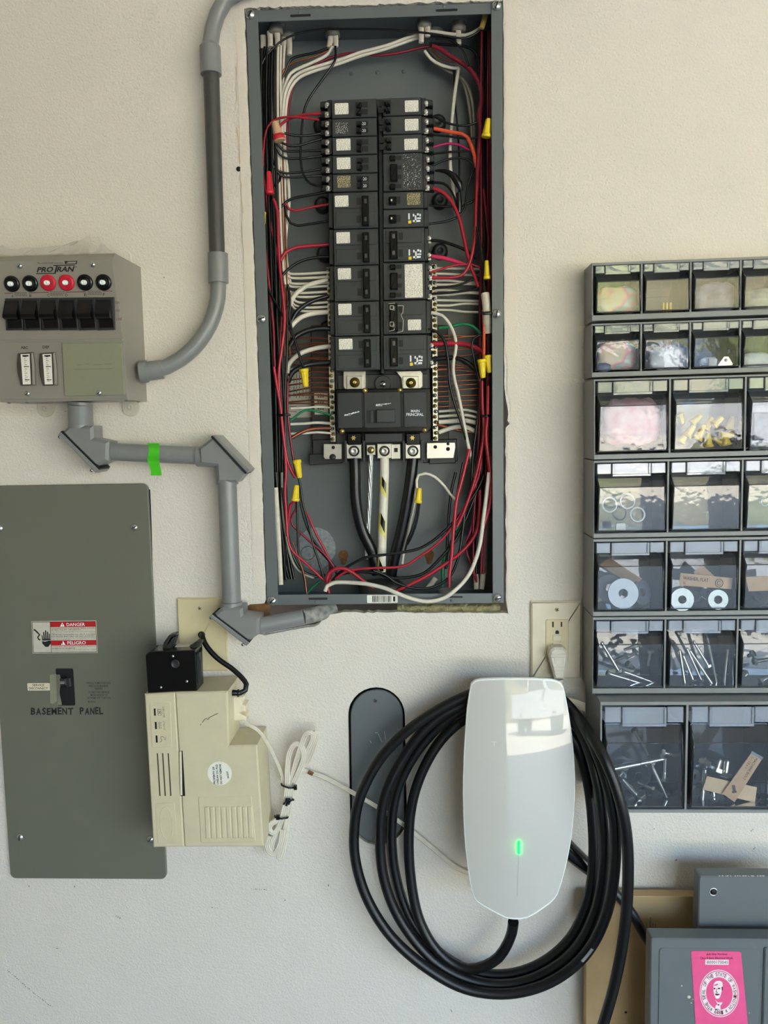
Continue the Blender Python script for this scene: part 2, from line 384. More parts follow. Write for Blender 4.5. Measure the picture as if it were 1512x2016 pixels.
# smoother band of plaster trowelled round the opening
def band(pts_in, pts_out, nm):
    mb = MB(); n = len(pts_in)
    a = [W.at(x, y, 0.0009) for x, y in pts_in]; b = [W.at(x, y, 0.0009) for x, y in pts_out]; c = [W.at(x, y, 0.0) for x, y in pts_out]; d = [W.at(x, y, 0.0) for x, y in pts_in]
    for i in range(n - 1):
        mb.add([a[i], a[i + 1], b[i + 1], b[i]], [(0, 1, 2, 3)]); mb.add([b[i], b[i + 1], c[i + 1], c[i]], [(0, 1, 2, 3)]); mb.add([a[i], a[i + 1], d[i + 1], d[i]], [(3, 2, 1, 0)])
    obj(nm, mb, 'plaster', wall)
r = random.Random(3)
def lerp(a, b, t): return a + (b - a) * t
def hole_r(y): return 993.5 if y < 700 else (1004.5 if 780 < y < 846 else 998.5)
band([(hole_r(y), y) for y in range(-4, 1206, 10)][::-1], [(1018 + r.uniform(-.6, .6) - y * .003, y) for y in range(-4, 1206, 10)][::-1], 'plaster_band')
band([(lerp(480, 523, max(y - 30, 0) / 1150) - 3.2, y) for y in range(34, 1178, 10)], [(lerp(464, 500, max(y - 30, 0) / 1150) + r.uniform(-.8, .8), y) for y in range(34, 1178, 10)], 'plaster_band')
# small drilled hole and scuffs in the painted wall
p = P(470, 333); mb = MB().lathe(p + V((0, -0.0006, 0)), (0, -1, 0), [(0.0036, 0), (0.0036, 0.0002), (0, 0.0002)], 12)
obj('drill_hole', mb, 'dark', wall)
mb = MB()
for x0, y0, x1, y1, wd_ in ((466, 250, 473, 322, 1.2), (472, 345, 478, 420, 1.1), (476, 440, 480, 520, .8), (464, 130, 466, 200, .7)):
    pts = [(lerp(x0, x1, t / 9) + r.uniform(-1, 1), lerp(y0, y1, t / 9)) for t in range(10)]
    for i in range(9): mb.prism(W, [(pts[i][0], pts[i][1]), (pts[i][0] + wd_ * (1 + .5 * math.sin(i)), pts[i][1]), (pts[i + 1][0] + wd_ * (1 + .5 * math.sin(i + 1)), pts[i + 1][1]), (pts[i + 1][0], pts[i + 1][1])], 0.0011, 0.0009)
obj('stain', mb, mat('stain', (196, 176, 140), .8), wall)
mb = MB()
for x0, y0, x1, y1 in ((15, 1910, 60, 1950), (60, 1950, 105, 1985), (495, 1750, 528, 1752), (228, 1803, 240, 1809), (108, 1866, 118, 1868), (418, 1787, 432, 1788), (237, 1900, 245, 1902), (888, 1988, 892, 1995), (1280, 1634, 1290, 1631), (1478, 1636, 1484, 1630), (1484, 1672, 1487, 1668), (1330, 1694, 1334, 1692), (646, 1742, 648, 1745), (560, 1772, 564, 1773), (146, 1744, 148, 1748), (56, 1743, 58, 1746), (128, 809, 131, 811), (253, 498, 256, 501), (322, 545, 325, 548)):
    n = max(3, int(math.hypot(x1 - x0, y1 - y0) / 4))
    for i in range(n):
        x, y = lerp(x0, x1, i / n) + r.uniform(-1, 1), lerp(y0, y1, i / n) + r.uniform(-.6, .6); e = r.uniform(.5, 1.3)
        mb.prism(W, [(x - e, y - e * .6), (x + e * 1.4, y - e * .3), (x + e, y + e), (x - e, y + e * .5)], 0.0004, 0.0)
obj('scuff', mb, mat('scuff', (128, 118, 104), .8), wall)
# cavity behind the board
mb = MB(); mb.box(-0.40, 0.35, 0.105, 0.12, 0.9, 2.15)
obj('wall_cavity', mb, 'cavity', kind='structure')
mb = MB()
def ins(a, b):
    x = lerp(782, 985, a); y = lerp(1188, 1207, b); return W.at(x, y, -0.016 + 0.012 * math.sin(b * math.pi) + .004 * noise.noise(V((a * 14, b * 3, 0))))
mb.grid(ins, 40, 5); obj('cavity_insulation', mb, 'insulation', wall)
mb = MB()
def blk(a, b):
    x = lerp(474, 532, a); y = lerp(1184, 1216, b); return W.at(x, y, -0.013 + 0.007 * math.sin(b * math.pi) * math.sin(a * math.pi) + .003 * noise.noise(V((a * 5, b * 3, 2))))
mb.grid(blk, 14, 8); obj('framing_block', mb, 'wood_brown', wall)
def sbox(name, m, *b):
    mb = MB(); mb.box(*b); return obj(name, mb, m, kind='structure')
YO = -3.2
sbox('floor', 'concrete_floor', -2.2, 6.0, YO - .1, 0.2, -0.1, 0)
sbox('ceiling', 'ceiling_paint', -2.3, 6.1, YO - .15, 0.2, 2.6, 2.75)
sbox('wall_left', 'garage_wall', -2.3, -2.2, YO, 0.2, 0, 2.6)
sbox('wall_right', 'garage_wall', 6.0, 6.1, YO, 0.2, 0, 2.6)
mb = MB(); mb.box(-2.3, 0.25, YO - .15, YO, 0, 2.6); mb.box(5.7, 6.1, YO - .15, YO, 0, 2.6); mb.box(0.25, 5.7, YO - .15, YO, 2.25, 2.6); mb.box(-4, 9, YO - .17, YO - .02, 2.75, 6.2)  # top box: unseen upper storey, added so its shadow covers the near driveway
obj('wall_front', mb, 'garage_wall', kind='structure')
sbox('wall_upper', 'wall_paint', -4, 9, 0.0, 0.2, 2.76, 6.2)
# outside the open door: drive, bank of earth, bushes, a parked pickup
mb = MB(); mb.box(-14, 24, -30, YO - .16, -0.12, -0.01); obj('driveway', mb, 'driveway', kind='structure')
mb = MB()
def hill(a, b):
    x = -30 + 80 * a; y = -27 - 45 * b; return V((x, y, -0.2 + 16 * b ** 0.8 + 1.4 * noise.noise(V((x * .12, y * .12, 0))) * min(1, b * 4)))
mb.grid(hill, 60, 30); obj('hillside_terrain', mb, 'hill_soil', kind='structure')
r = random.Random(8)
for k, (bxx, bb, R) in enumerate(((.38, .03, 1.5), (.45, .12, 2.2), (.53, .04, 1.8), (.60, .16, 2.4), (.66, .05, 1.6), (.50, .30, 2.6), (.42, .34, 2.2), (.74, .10, 2.2))):
    c = hill(bxx, bb); mb = MB()
    def bush(i, j, c=c, R=R):
        th = 2 * math.pi * i; ph = math.pi * j; q = V((math.sin(ph) * math.cos(th), math.sin(ph) * math.sin(th), math.cos(ph) * .8))
        return c + V((0, 0, R * .6)) + q * R * (1 + .35 * noise.noise(q * 3 + V((k, 0, 0))))
    mb.grid(bush, 18, 12)
    obj('bush', mb, 'leaf', label=('first', 'second', 'third', 'fourth', 'fifth', 'sixth', 'seventh', 'eighth')[k] + ' round green bush on the dry bank beyond the driveway', cat='bush', group='bushes on the bank outside')
def pickup(x, y, rz):
    t = thing('pickup_truck', (x, y, 0), 'white pickup truck parked on the sunlit driveway, seen mirrored in the charger', 'truck')
    rot = Matrix.Rotation(rz, 4, 'Z')
    def put(name, mb, m, par=t):
        mb.v = [rot @ q + V((x, y, 0)) for q in mb.v]; return obj(name, mb, m, par)
    side = [(-2.8, .55), (2.75, .55), (2.85, .95), (2.7, 1.2), (1.35, 1.32), (.75, 1.85), (-.75, 1.9), (-1.0, 1.3), (-2.8, 1.3)]
    mb = MB(); mb.rings([[V((a, -.98, b)) for a, b in side][::-1], [V((a, -.9, b)) for a, b in side][::-1], [V((a, .9, b)) for a, b in side][::-1], [V((a, .98, b)) for a, b in side][::-1]]); put('body', mb, 'truck_paint')
    mb = MB(); mb.rings([[V((1.33, s * .82, 1.36)) for s in (-1, 1)] + [V((.80, s * .78, 1.82)) for s in (1, -1)], [V((1.37, s * .82, 1.36)) for s in (-1, 1)] + [V((.84, s * .78, 1.82)) for s in (1, -1)]]); put('windscreen', mb, 'dark_glass')
    for s in (-1, 1):
        mb = MB(); mb.rings([[V((a, s * .985, b)) for a, b in ((1.1, 1.36), (.7, 1.76), (-.65, 1.8), (-.8, 1.36))], [V((a, s * .97, b)) for a, b in ((1.1, 1.36), (.7, 1.76), (-.65, 1.8), (-.8, 1.36))]]); put('side_window', mb, 'dark_glass')
        for xx in (1.85, -1.75):
            mb = MB(); mb.lathe((xx, s * .72, .40), (0, s, 0), [(.40, 0), (.40, .24), (.24, .27), (.2, .2), (0, .22)], 20); put('wheel', mb, 'tyre')
        mb = MB(); mb.box(.95, 1.12, s * 1.0 if s > 0 else -1.22, 1.22 if s > 0 else -1.0, 1.38, 1.6); put('mirror', mb, 'truck_paint')
        mb = MB(); mb.box(2.70, 2.86, s * .62 if s > 0 else -.92, .92 if s > 0 else -.62, .92, 1.14); put('headlight', mb, 'steel')
    mb = MB(); mb.box(2.8, 2.88, -.6, .6, .8, 1.14); put('grille', mb, 'bin_inner')
    mb = MB(); mb.box(2.76, 2.96, -.95, .95, .5, .72); put('bumper', mb, 'steel')
pickup(4.3, -15.0, math.radians(38))

# ================================================================ OPEN BREAKER PANEL
pan = thing('breaker_panel', (0, 0.05, P(760, 1190).z), 'tall open grey breaker panel box recessed in the ragged wall opening', 'breaker panel')
BK = -0.095
def lx(y): return lerp(484, 526, (y - 20) / 1170)
def lxi(y): return lerp(507, 548, (y - 20) / 1170)
def rx(y): return lerp(989, 992, (y - 10) / 1180)
def rxi(y): return lerp(966, 970, (y - 10) / 1180)
TLo, TRo, BRo, BLo = (484, 21), (989.5, 5), (992, 1187), (526, 1191)
mb = MB(); mb.prism(W, [TLo, TRo, BRo, BLo], BK - 0.0008, BK - 0.002)
q0 = [P(x, y, -0.0015) for x, y in (TLo, BLo, BRo, TRo)]; q1 = [V((q.x, -BK, q.z)) for q in q0]
for q in q1: pass
obj('back_plate', MB().rings([[V((q.x, -BK + .0012, q.z)) for q in q0], [V((q.x, -BK, q.z)) for q in q0]]), 'enamel', pan)
for i, nm in ((0, 'side_wall'), (1, 'end_wall'), (2, 'side_wall'), (3, 'end_wall')):
    a, b, c, d = q0[i], q0[(i + 1) % 4], q1[(i + 1) % 4], q1[i]; m0 = sum(q0, V()) / 4; off = ((m0 - (a + b) / 2)).normalized() * 0.0014
    obj(nm, MB().rings([[a, b, c, d], [a + off, b + off, c + off, d + off]]), 'enamel', pan)
for nm, pts in (('lip', [(484, 21), (484 + 23, 20.3), (548, 1190.6), (526, 1191)]), ('lip', [(967, 5.6), (989.5, 5), (992, 1187), (970, 1187.4)]),
                ('lip', [(506.5, 20.4), (967.5, 5.6), (967.5, 27), (506.5, 43)]), ('lip', [(547, 1171), (970.5, 1168), (970.5, 1187.5), (548, 1190.7)])):
    w0 = -0.001 if abs(pts[0][1] - pts[2][1]) < 60 else 0.0004
    mb = MB().prism(W, pts, w0, w0 - 0.0016, 0.0004); obj(nm, mb, 'enamel', pan)
for x, y, a in ((493.5, 29, 60), (977.5, 12, 70), (515.5, 628, 20), (977.5, 618, 85), (536, 1182.5, 40), (980, 1177.5, 10)): screw(W, x, y, 0.0006, 9.6, pan, 'steel', 'cover_screw', a)
for x0, y0, x1, y1 in ((571, 28, 612, 33), (858, 17.5, 901, 22.5), (607, 1176.5, 645, 1181), (885, 1173.6, 911, 1177)):
    obj('slot', MB().rect(W, x0, y0, x1, y1, -0.0008, -0.0016, 0.002), 'dark', pan)
for x, y in ((590, 25), (874, 12.5), (622, 1185), (889, 1182)): obj('rivet', MB().lathe(P(x, y, -0.001), (0, -1, 0), [(.0022, 0), (.0018, .0007), (0, .0009)], 10), 'enamel', pan)
b_ = obj('barcode_label', MB().rect(W, 722.5, 1171.5, 783, 1187, -0.0004, -0.0010, .0016), 'paper', pan)
r = random.Random(5); xx = 733.0; bl = []
while xx < 770: bw = r.choice((.8, 1.2, 1.8)); bl.append((xx, 1173, xx + bw, 1185.5)); xx += bw + r.choice((.9, 1.3, 1.8))
bars(bl + [(774, 1174.5, 778, 1184)], W, -0.0002, 'print_ink', b_)
# seams, dimples and knockouts in the back
for x, y in ((743, 142), (691, 145), (795, 141), (641, 908), (655, 1109)): obj('dimple', MB().lathe(P(x, y, BK), (0, -1, 0), [(.0032, 0), (.0022, .0012), (.0012, .0014), (0, .0006)], 12), 'enamel_dark', pan)
kn = []
for k in range(24):
    a = 2 * math.pi * k / 24; rr_ = 1.0 if not (0.5 < a < 1.1) else .94; kn.append((622 + 39 * rr_ * math.cos(a), 1081 + 43 * rr_ * math.sin(a)))
ko = obj('knockout_plate', MB().prism(W, kn, BK + 0.0022, BK + .0002, .0004), 'galvanised', pan)
obj('knockout_ring', MB().tube([P(606 + 13.5 * math.cos(a * math.pi / 12), 1089 + 13.5 * math.sin(a * math.pi / 12), BK + .0024) for a in range(24)] + [P(619.5, 1089, BK + .0024)], .0006, 6), 'enamel_dark', ko)
for x, y in ((676, 1093), (845, 1092)):
    kh = [(x + 9.5 * math.cos(a), y + 9.5 * math.sin(a)) for a in [math.radians(d) for d in range(130, 410, 20)]] + [(x + 4.5, y + 17), (x, y + 20), (x - 4.5, y + 17)]
    obj('keyhole', MB().prism(W, kh, BK + 0.0008, BK + .0001), 'rust', pan)
lab = obj('wiring_label', MB().rect(W, 564, 724, 616, 822, BK + .0006, BK + .0001), 'label_grey', pan)
r = random.Random(9); bl = []
for x in (570, 578, 583, 589, 596, 602, 609):
    y = 730
    while y < 782: h = r.uniform(2, 8); bl.append((x, y, x + 1.3, min(y + h, 784))); y += h + 1.6
bars(bl + [(570, 800, 584, 801), (570, 810, 584, 811), (594, 803, 612, 804), (594, 809, 612, 810)], W, BK + .0008, 'grey_ink', lab)
lab = obj('barcode_label', MB().rect(W, 619, 771, 646, 816, -0.0766, -0.0772), 'almond_light', pan)
bl = []
for g in (775, 787, 799): 
    for k in range(7): bl.append((624 + k * 2.1, g + (k % 3) * .3, 625 + k * 2.1 + (k % 2) * .6, g + 8))
bars(bl, W, -0.0764, 'print_ink', lab)
# bus base
ib = obj('bus_base', MB().prism(W, [(652, 198), (838, 193), (848, 905), (664, 910)], -0.062, -0.0785).prism(W, [(745, 200), (752, 200), (756, 735), (751, 735)], -0.030, -0.062), 'black_plastic', pan)
obj('base_wing', MB().prism(W, [(612, 640), (656, 640), (660, 880), (614, 880)], -0.0775, BK, .001), mat('wing_brown', (52, 46, 44), .5), pan)
obj('base_wing', MB().prism(W, [(852, 640), (882, 640), (884, 880), (852, 880)], -0.0775, BK, .001), 'wing_brown', pan)
for pts, w0 in (([(615, 866), (664, 864), (664, 909), (616, 911)], -.070), ([(608, 894), (672, 892), (672, 912), (609, 916)], -.066), ([(832, 866), (900, 864), (901, 908), (833, 912)], -.070), ([(843, 880), (897, 880), (897, 912), (845, 914)], -.060)):
    obj('base_foot', MB().prism(W, pts, w0, BK, .0012), 'black_plastic', pan)
for x, y in ((634, 252), (636, 406), (640, 502), (862, 246), (866, 398), (866, 497), (646, 648)):
    mb = MB().lathe(P(x, y, BK), (0, -1, 0), [(.0125, 0), (.012, .012), (.006, .016), (.004, .013), (0, .013)], 18); obj('mounting_post', mb, 'black_plastic', pan)
# neutral bars: perforated metal, one screw above the other
def neutral(pa, pb, wdt, n0, n1, nm):
    mb = MB().prism(W, [(pa[0] - wdt / 2, pa[1]), (pa[0] + wdt / 2, pa[1]), (pb[0] + wdt / 2, pb[1]), (pb[0] - wdt / 2, pb[1])], -0.050, -0.064, .0006)
    bar = obj('neutral_bar', mb, 'tin', pan, label=nm); n = int((pb[1] - pa[1]) / 10.4)
    for k in range(n):
        x, y = lerp(pa[0], pb[0], (k + .5) / n), lerp(pa[1], pb[1], (k + .5) / n)
        screw(W, x + (.8 if k % 2 else -.8), y, -0.0498, 4.2, bar, 'brass' if k % 3 else 'steel', 'bar_screw', 25 * k, .7)
neutral((648, 526), (655.5, 870), 10.5, 0, 0, 'left silver bar with a column of screws')
neutral((855, 520), (857.5, 868), 10.5, 0, 0, 'right silver bar with a column of screws')
for pts, hx in (([(637, 874), (673, 874), (673, 904), (640, 904), (637, 900)], ((656, 881, 3.4), (655, 899, 0))), ([(840, 872), (896, 871), (897, 880), (893, 902), (840, 903)], ((857, 880, 3.6), (882, 884, 4), (882, 874, 3)))):
    br = obj('bar_bracket', MB().prism(W, pts, -0.050, -0.0535, .0006), 'tin', pan)
    for x, y, h in hx:
        if h: obj('bracket_hole', MB().lathe(P(x, y, -.0499), (0, -1, 0), [(px_len(h), 0), (px_len(h), .0004), (0, .0003)], 12), 'dark', br)
screw(W, 655, 900, -.0499, 6.5, pan, 'black_plastic', 'bracket_screw', 30)

def lug(x, y, s, w0, par, nm='lug', ax=None):
    L = obj(nm, MB().rect(W, x - s, y - s, x + s, y + s, w0, max(w0 - .026, -.0612), 0, .0008), 'tin', par); p = P(x, y, w0)
    obj('socket_rim', MB().lathe(p, (0, -1, 0), [(px_len(s * .72), 0), (px_len(s * .72), .0012), (px_len(s * .60), .0013), (px_len(s * .58), .0004), (px_len(s * .52), .0004)], 22, True, False, False), 'dark', L)
    obj('set_screw', MB().lathe(p, (0, -1, 0), [(px_len(s * .50), 0), (px_len(s * .46), .0016), (px_len(s * .26), .0018), (px_len(s * .22), .0008), (0, .0008)], 6 if s < 10 else 20), 'tin', L)
lug(757, 888, 14.5, -.040, pan, 'neutral_lug'); obj('lug_strap', MB().rect(W, 771, 875, 788, 903, -.046, -.052), 'tin', pan); obj('strap_hole', MB().rect(W, 776, 882, 783, 890, -.0458, -.0462), 'dark', pan)
gl = obj('ground_lug', MB().rect(W, 722, 876, 739, 896, -.042, -.060, 0, .0006), 'tin', pan); screw(W, 730.5, 886, -.042, 7.2, gl, 'brass', 'set_screw', 70)

# ---- main breaker
mn = thing('main_breaker', P(754, 905, -.05), 'wide black main breaker reading MAIN PRINCIPAL at the foot of the breaker columns', 'breaker')
obj('housing', MB().prism(W, [(660, 766), (848, 764), (850, 842), (844, 850), (668, 852), (661, 846)], -.026, -.0612, .0015), 'gloss_black', mn)
obj('housing_back', MB().prism(W, [(664, 738), (843, 736), (846, 852), (668, 853)], -.052, -.0612, .001), 'black_plastic', mn)
for a, b, c, d in ((665, 773, 713, 843), (717, 772, 789, 842), (795, 772, 840, 841)): obj('cover_panel', MB().rect(W, a, b, c, d, -.0235, -.026, .001, .0006), 'black_plastic', mn)
for x0, x1 in ((713.5, 716.5), (789.5, 793.5)): obj('groove', MB().rect(W, x0, 774, x1, 840, -.0245, -.0262), 'dark', mn)
hd = obj('handle', MB().rect(W, 741, 806, 779, 832, -.0165, -.0235, .001, .0012), 'black_panel', mn)
obj('handle_recess', MB().rect(W, 722, 808, 741, 833, -.0230, -.0236, 0), 'dark', mn); obj('handle_stop', MB().rect(W, 730, 809, 735, 832, -.0215, -.0236, 0), 'black_panel', mn)
for x in (760, 764): obj('rib', MB().rect(W, x - .6, 779, x + .6, 790, -.0231, -.0236), 'black_panel', mn)
lp = obj('name_plate', MB().rect(W, 798, 804, 834, 832, -.0228, -.0235), mat('plate_blue', (34, 36, 44), .4), mn)
text('MAIN', (809, 806.5, 826, 811.5), W, -.0226, 'white_ink', mn, thick=.012); text('PRINCIPAL', (800, 813, 834, 819), W, -.0226, 'white_ink', mn, thick=.012)
r = random.Random(2)
for cx, cy, sl_ in ((693, 814, -.25), (755, 796, -.12)):
    bl = []
    for k in range(26):
        x = cx - 15 + k * 1.15; y = cy + (x - cx) * sl_ + r.uniform(-.6, .6); h = r.uniform(.5, 2.0); bl.append((x, y - h, x + r.uniform(.7, 1.3), y + h * .6))
    bars(bl + [(cx - 15, cy + 3.4 - 15 * sl_ - 2.5, cx - 2, cy + 4.4 - 8 * sl_ - 2)], W, -.0231, 'white_ink', mn, 'worn_logo')
for x, y in ((718.5, 769), (787, 768), (673.5, 849), (836, 846.5)): obj('rivet', MB().lathe(P(x, y, -.027), (0, -1, 0), [(.0042, -.003), (.0042, .001), (.0034, .003), (.0018, .0042), (0, .0046)], 14), 'brass', mn)
for pts, cx, cy in (([(676, 731), (720, 731), (720, 768), (682, 768), (676, 762)], 698.5, 752), ([(780, 731), (828, 730), (832, 735), (832, 761), (826, 766), (792, 767), (790, 745)], 809, 753)):
    cn = obj('bus_connector', MB().prism(W, pts, -.044, -.052, .0006), 'tin', mn)
    obj('washer_plate', MB().rect(W, cx - 16, cy - 12, cx + 15, cy + 16, -.040, -.044, 0, .0006), 'tin', mn)
    obj('bus_nut', MB().lathe(P(cx, cy + 1, -.040), (0, -1, 0), [(.0080, 0), (.0078, .002), (.0058, .0022), (.0056, .0052), (.0036, .0055), (.0034, .0075), (.0012, .008), (0, .007)], 20), 'brass', mn)
screw(W, 754, 756, -.0464, 6.5, mn, 'steel', 'panel_screw', 40); obj('screw_boss', MB().lathe(P(754, 756, -.0525), (0, -1, 0), [(.013, 0), (.0130, .0050), (.0120, .0060), (0, .0060)], 20, False), 'black_plastic', mn)
for x in (697, 813):
    obj('lug_bay', MB().rect(W, x - 13, 853, x + 14, 876, -.034, -.06, .001, .001), 'gloss_black', mn)
    mb = MB(); p = P(x - 1, 862, -.0335); mb.uvprism(W, [(W.uv(p)[0] + (.0042 if k % 2 == 0 else .0022) * math.cos(k * math.pi / 6), W.uv(p)[1] + (.0042 if k % 2 == 0 else .0022) * math.sin(k * math.pi / 6)) for k in range(12)], -.0330, -.0342); obj('star_screw', mb, 'brass', mn)
    lug(x, 888, 15, -.036, mn)
obj('centre_block', MB().rect(W, 718, 853, 793, 871, -.040, -.06, .001, .001), 'black_plastic', mn)
for x in (681, 716.5, 795, 831): obj('lug_wall', MB().rect(W, x - 2, 868, x + 2, 910, -.034, -.0612, .0006), 'black_plastic', mn)

# ---- branch breakers
def breaker(side, x0, y0, x1, y1, kind, label, lab_px, style, n_term, worn=None):
    t = thing('branch_breaker', P((x0 + x1) / 2, y1, -.05), label, 'breaker', 'branch breakers in the two columns')
    obj('body', MB().rect(W, x0, y0 + .5, x1, y1 - .5, -.020, -.0612, .0008, .0009), 'black_panel', t)
    L = side == 'L'; nrow = 1 if kind in ('tandem', 'single') else 2; hrow = (y1 - y0) / nrow
    ux = (lambda a: x0 + a) if L else (lambda a: x1 - a)       # measured from the wire side
    ps = [(ux(0), y0 + 1), (ux(-9), y0 + 2), (ux(-9), y1 - 2), (ux(0), y1 - 1)]
    obj('shoulder', MB().prism(W, ps, -.029, -.0612 if n_term and style == 'arm' else -.043, .0008), 'black_plastic', t)
    if n_term:
        for k in range(n_term):
            ya, yb = lerp(y0, y1, k / n_term), lerp(y0, y1, (k + 1) / n_term); h = yb - ya
            if style != 'noarm':
                obj('terminal_arm', MB().prism(W, [(ux(-8), ya + h * .16), (ux(-22), ya + h * .26), (ux(-23), yb - h * .12), (ux(-8), yb - h * .10)], -.038 - .004 * (k % 2), -.058, .0012), 'black_plastic', t)
            ts = obj('terminal_screw', MB().lathe(P(ux(-9), lerp(ya, yb, .62), -.0300), (0, -1, 0), [(.0036, -.002), (.0036, .0014), (.0028, .0024), (0, .0026)], 12), 'tin', t)
            obj('screw_slot', MB().rect(W, ux(-9) - 2.6, lerp(ya, yb, .62) - .5, ux(-9) + 2.6, lerp(ya, yb, .62) + .5, -.0272, -.0276), 'dark', ts)
            if h > 15: obj('clamp_plate', MB().rect(W, ux(-9) - 4, lerp(ya, yb, .86) - 1.6, ux(-9) + 4, lerp(ya, yb, .86) + 1.6, -.029, -.031), 'tin', t)
    if lab_px: lw_ = -.0180 if kind == 'double' else -.0196; obj('label', MB().rect(W, *lab_px[:4], lw_, lw_ - .0009, .0012), lab_px[4], t)
    sgn = 1 if L else -1
    hx = 47 if L else 60
    if kind == 'tandem':
        for k in (0, 1):
            ym = y0 + hrow * (.30 if k == 0 else .68); a = ux(hx)
            obj('toggle_recess', MB().rect(W, min(a, a + sgn * 24), ym - 5.5, max(a, a + sgn * 24), ym + 5.5, -.0196, -.0201, .0004), 'dark', t)
            pts = [(a + sgn * 1, ym + 3.5), (a + sgn * 9, ym - 5.5), (a + sgn * 12, ym - 3), (a + sgn * 10, ym + 4.5)]
            tg = obj('toggle', MB().prism(W, pts, -.0115, -.0198, .0010), 'gloss_black', t)
            if worn == 'num': text('20', (a + sgn * 16 - 3.5, ym - 3, a + sgn * 16 + 3.5, ym + 3), W, -.0190, 'white_ink', t); 
    elif kind == 'single':
        ym = (y0 + y1) / 2; obj('window', MB().rect(W, x0 + 26, ym - 7, x0 + 34, ym + 7, -.0196, -.0201), 'dark', t)
        tg = obj('toggle', MB().rect(W, x0 + 12, ym - 7.5, x0 + 26, ym + 7.5, -.011, -.020, .001, .0014), 'gloss_black', t); obj('toggle_mark', MB().rect(W, x0 + 15, ym - 2, x0 + 18, ym + 2, -.0108, -.0112), 'label_grey', t)
    elif kind == 'double':
        for k in (0, 1):
            ym = y0 + hrow * (k + .5)
            obj('face_panel', MB().rect(W, x0 + 5, ym - hrow * .40, x1 - 6, ym + hrow * .38, -.0186, -.0201, .0006, .0004), 'black_panel', t)
            a = ux(46) if L else x0 + 30
            obj('window', MB().rect(W, a, ym - 7, a + 8.5, ym + 7, -.0184, -.0188), 'dark', t)
        a = (ux(57), ux(70)) if L else (x0 + 13, x0 + 28)
        tie = obj('handle_tie', MB().rect(W, a[0], y0 + hrow * .18, a[1], y1 - hrow * .18, -.0105, -.0186, .0008, .0012), 'gloss_black', t)
        for k in (0, 1): obj('toggle_mark', MB().rect(W, (a[0] + a[1]) / 2 - 2.6, y0 + hrow * (.36 + k * 1.0) , (a[0] + a[1]) / 2 + 2.6, y0 + hrow * (.62 + k * .98), -.0102, -.0106), 'black_panel' if L else 'grey_ink', tie)
    elif kind == 'quad':
        for k in range(4):
            ym = lerp(y0, y1, (k + .5) / 4); a = x0 + 30
            obj('window', MB().rect(W, a - 6, ym - 4, a + 6, ym + 4, -.0196, -.0201), 'dark', t)
            if k in (0, 3): obj('toggle', MB().rect(W, x0 + 13, ym - 5, x0 + 24, ym + 5, -.0125, -.020, .001, .0012), 'gloss_black', t)
        obj('handle_tie', MB().rect(W, x0 + 14, lerp(y0, y1, .28), x0 + 28, lerp(y0, y1, .72), -.0105, -.020, .0008, .0012), 'gloss_black', t)
    return t
def lw(x0, y0, x1, y1, m='breaker_label'): return (x0, y0, x1, y1, m)
ordn = ['topmost', 'second', 'third', 'fourth', 'fifth', 'sixth', 'seventh', 'eighth', 'ninth', 'lowest']
LROWS = [(195, 232, 'tandem', lw(659, 203, 686, 225)), (232.5, 268.5, 'tandem', lw(660, 241, 685, 263, 'print_on_black')), (269, 304.5, 'tandem', lw(662, 273, 690, 296)), (305, 341, 'tandem', lw(663, 310, 690, 333)), (341.5, 377, 'tandem', lw(664, 346, 690, 369, 'worn_label')),
         (378, 450, 'double', lw(659, 385, 686, 407)), (450.5, 522, 'double', lw(662, 457, 689, 479)), (522.5, 593, 'double', lw(665, 528, 691, 550)), (593.5, 661, 'double', lw(666, 598, 692, 620)), (661.5, 729, 'double', lw(667, 667, 694, 688))]
for i, (a, b, kd, lb) in enumerate(LROWS):
    f = ((a + b) / 2 - 213) / 482; x0 = 653 + f * 7; x1 = 741.5 + f * 6
    tx = {'tandem': 'twin-toggle black breaker', 'double': 'two-pole black breaker with tied handle'}[kd]
    ex = {0: 'white label with a black smudge', 1: 'printed grey text instead of a sticker', 4: 'yellowed printed sticker'}.get(i, 'white sticker')
    breaker('L', x0, a, x1, b, kd, f'{ordn[i]} in the left column, {tx}, {ex}', lb, 'arm' if i < 5 else 'noarm', 2 if i < 5 else 0, 'num' if i in (1, 4) else None)
RROWS = [(192, 227.5, 'tandem', lw(797, 197.5, 824, 220)), (228, 264, 'tandem', lw(797, 234, 824, 257)), (264.5, 301, 'tandem', lw(796, 273, 823, 295)), (301.5, 376, 'quad', lw(793, 302, 828, 372, 'scratched')),
         (377, 411, 'single', lw(801, 380, 827.5, 403, 'worn_label')), (411.5, 448, 'single', None), (448.5, 515, 'double', None), (516, 590, 'quad', lw(797, 520, 832, 586)), (591, 658, 'double', lw(803, 629, 829, 650)), (659, 727, 'double', None)]
rtx = ['white sticker, orange-free terminals', 'white sticker, orange wire at its side', 'white sticker with a black blot', 'four-toggle black breaker under a scratched clear label', 'single black breaker with a worn yellow-cornered sticker', 'single black breaker with small printed text', 'two-pole black breaker with pink wire and printed text', 'four-toggle black breaker with a tall white label', 'two-pole black breaker with dusty outlined handle and low sticker', 'two-pole black breaker feeding the thick red wire']
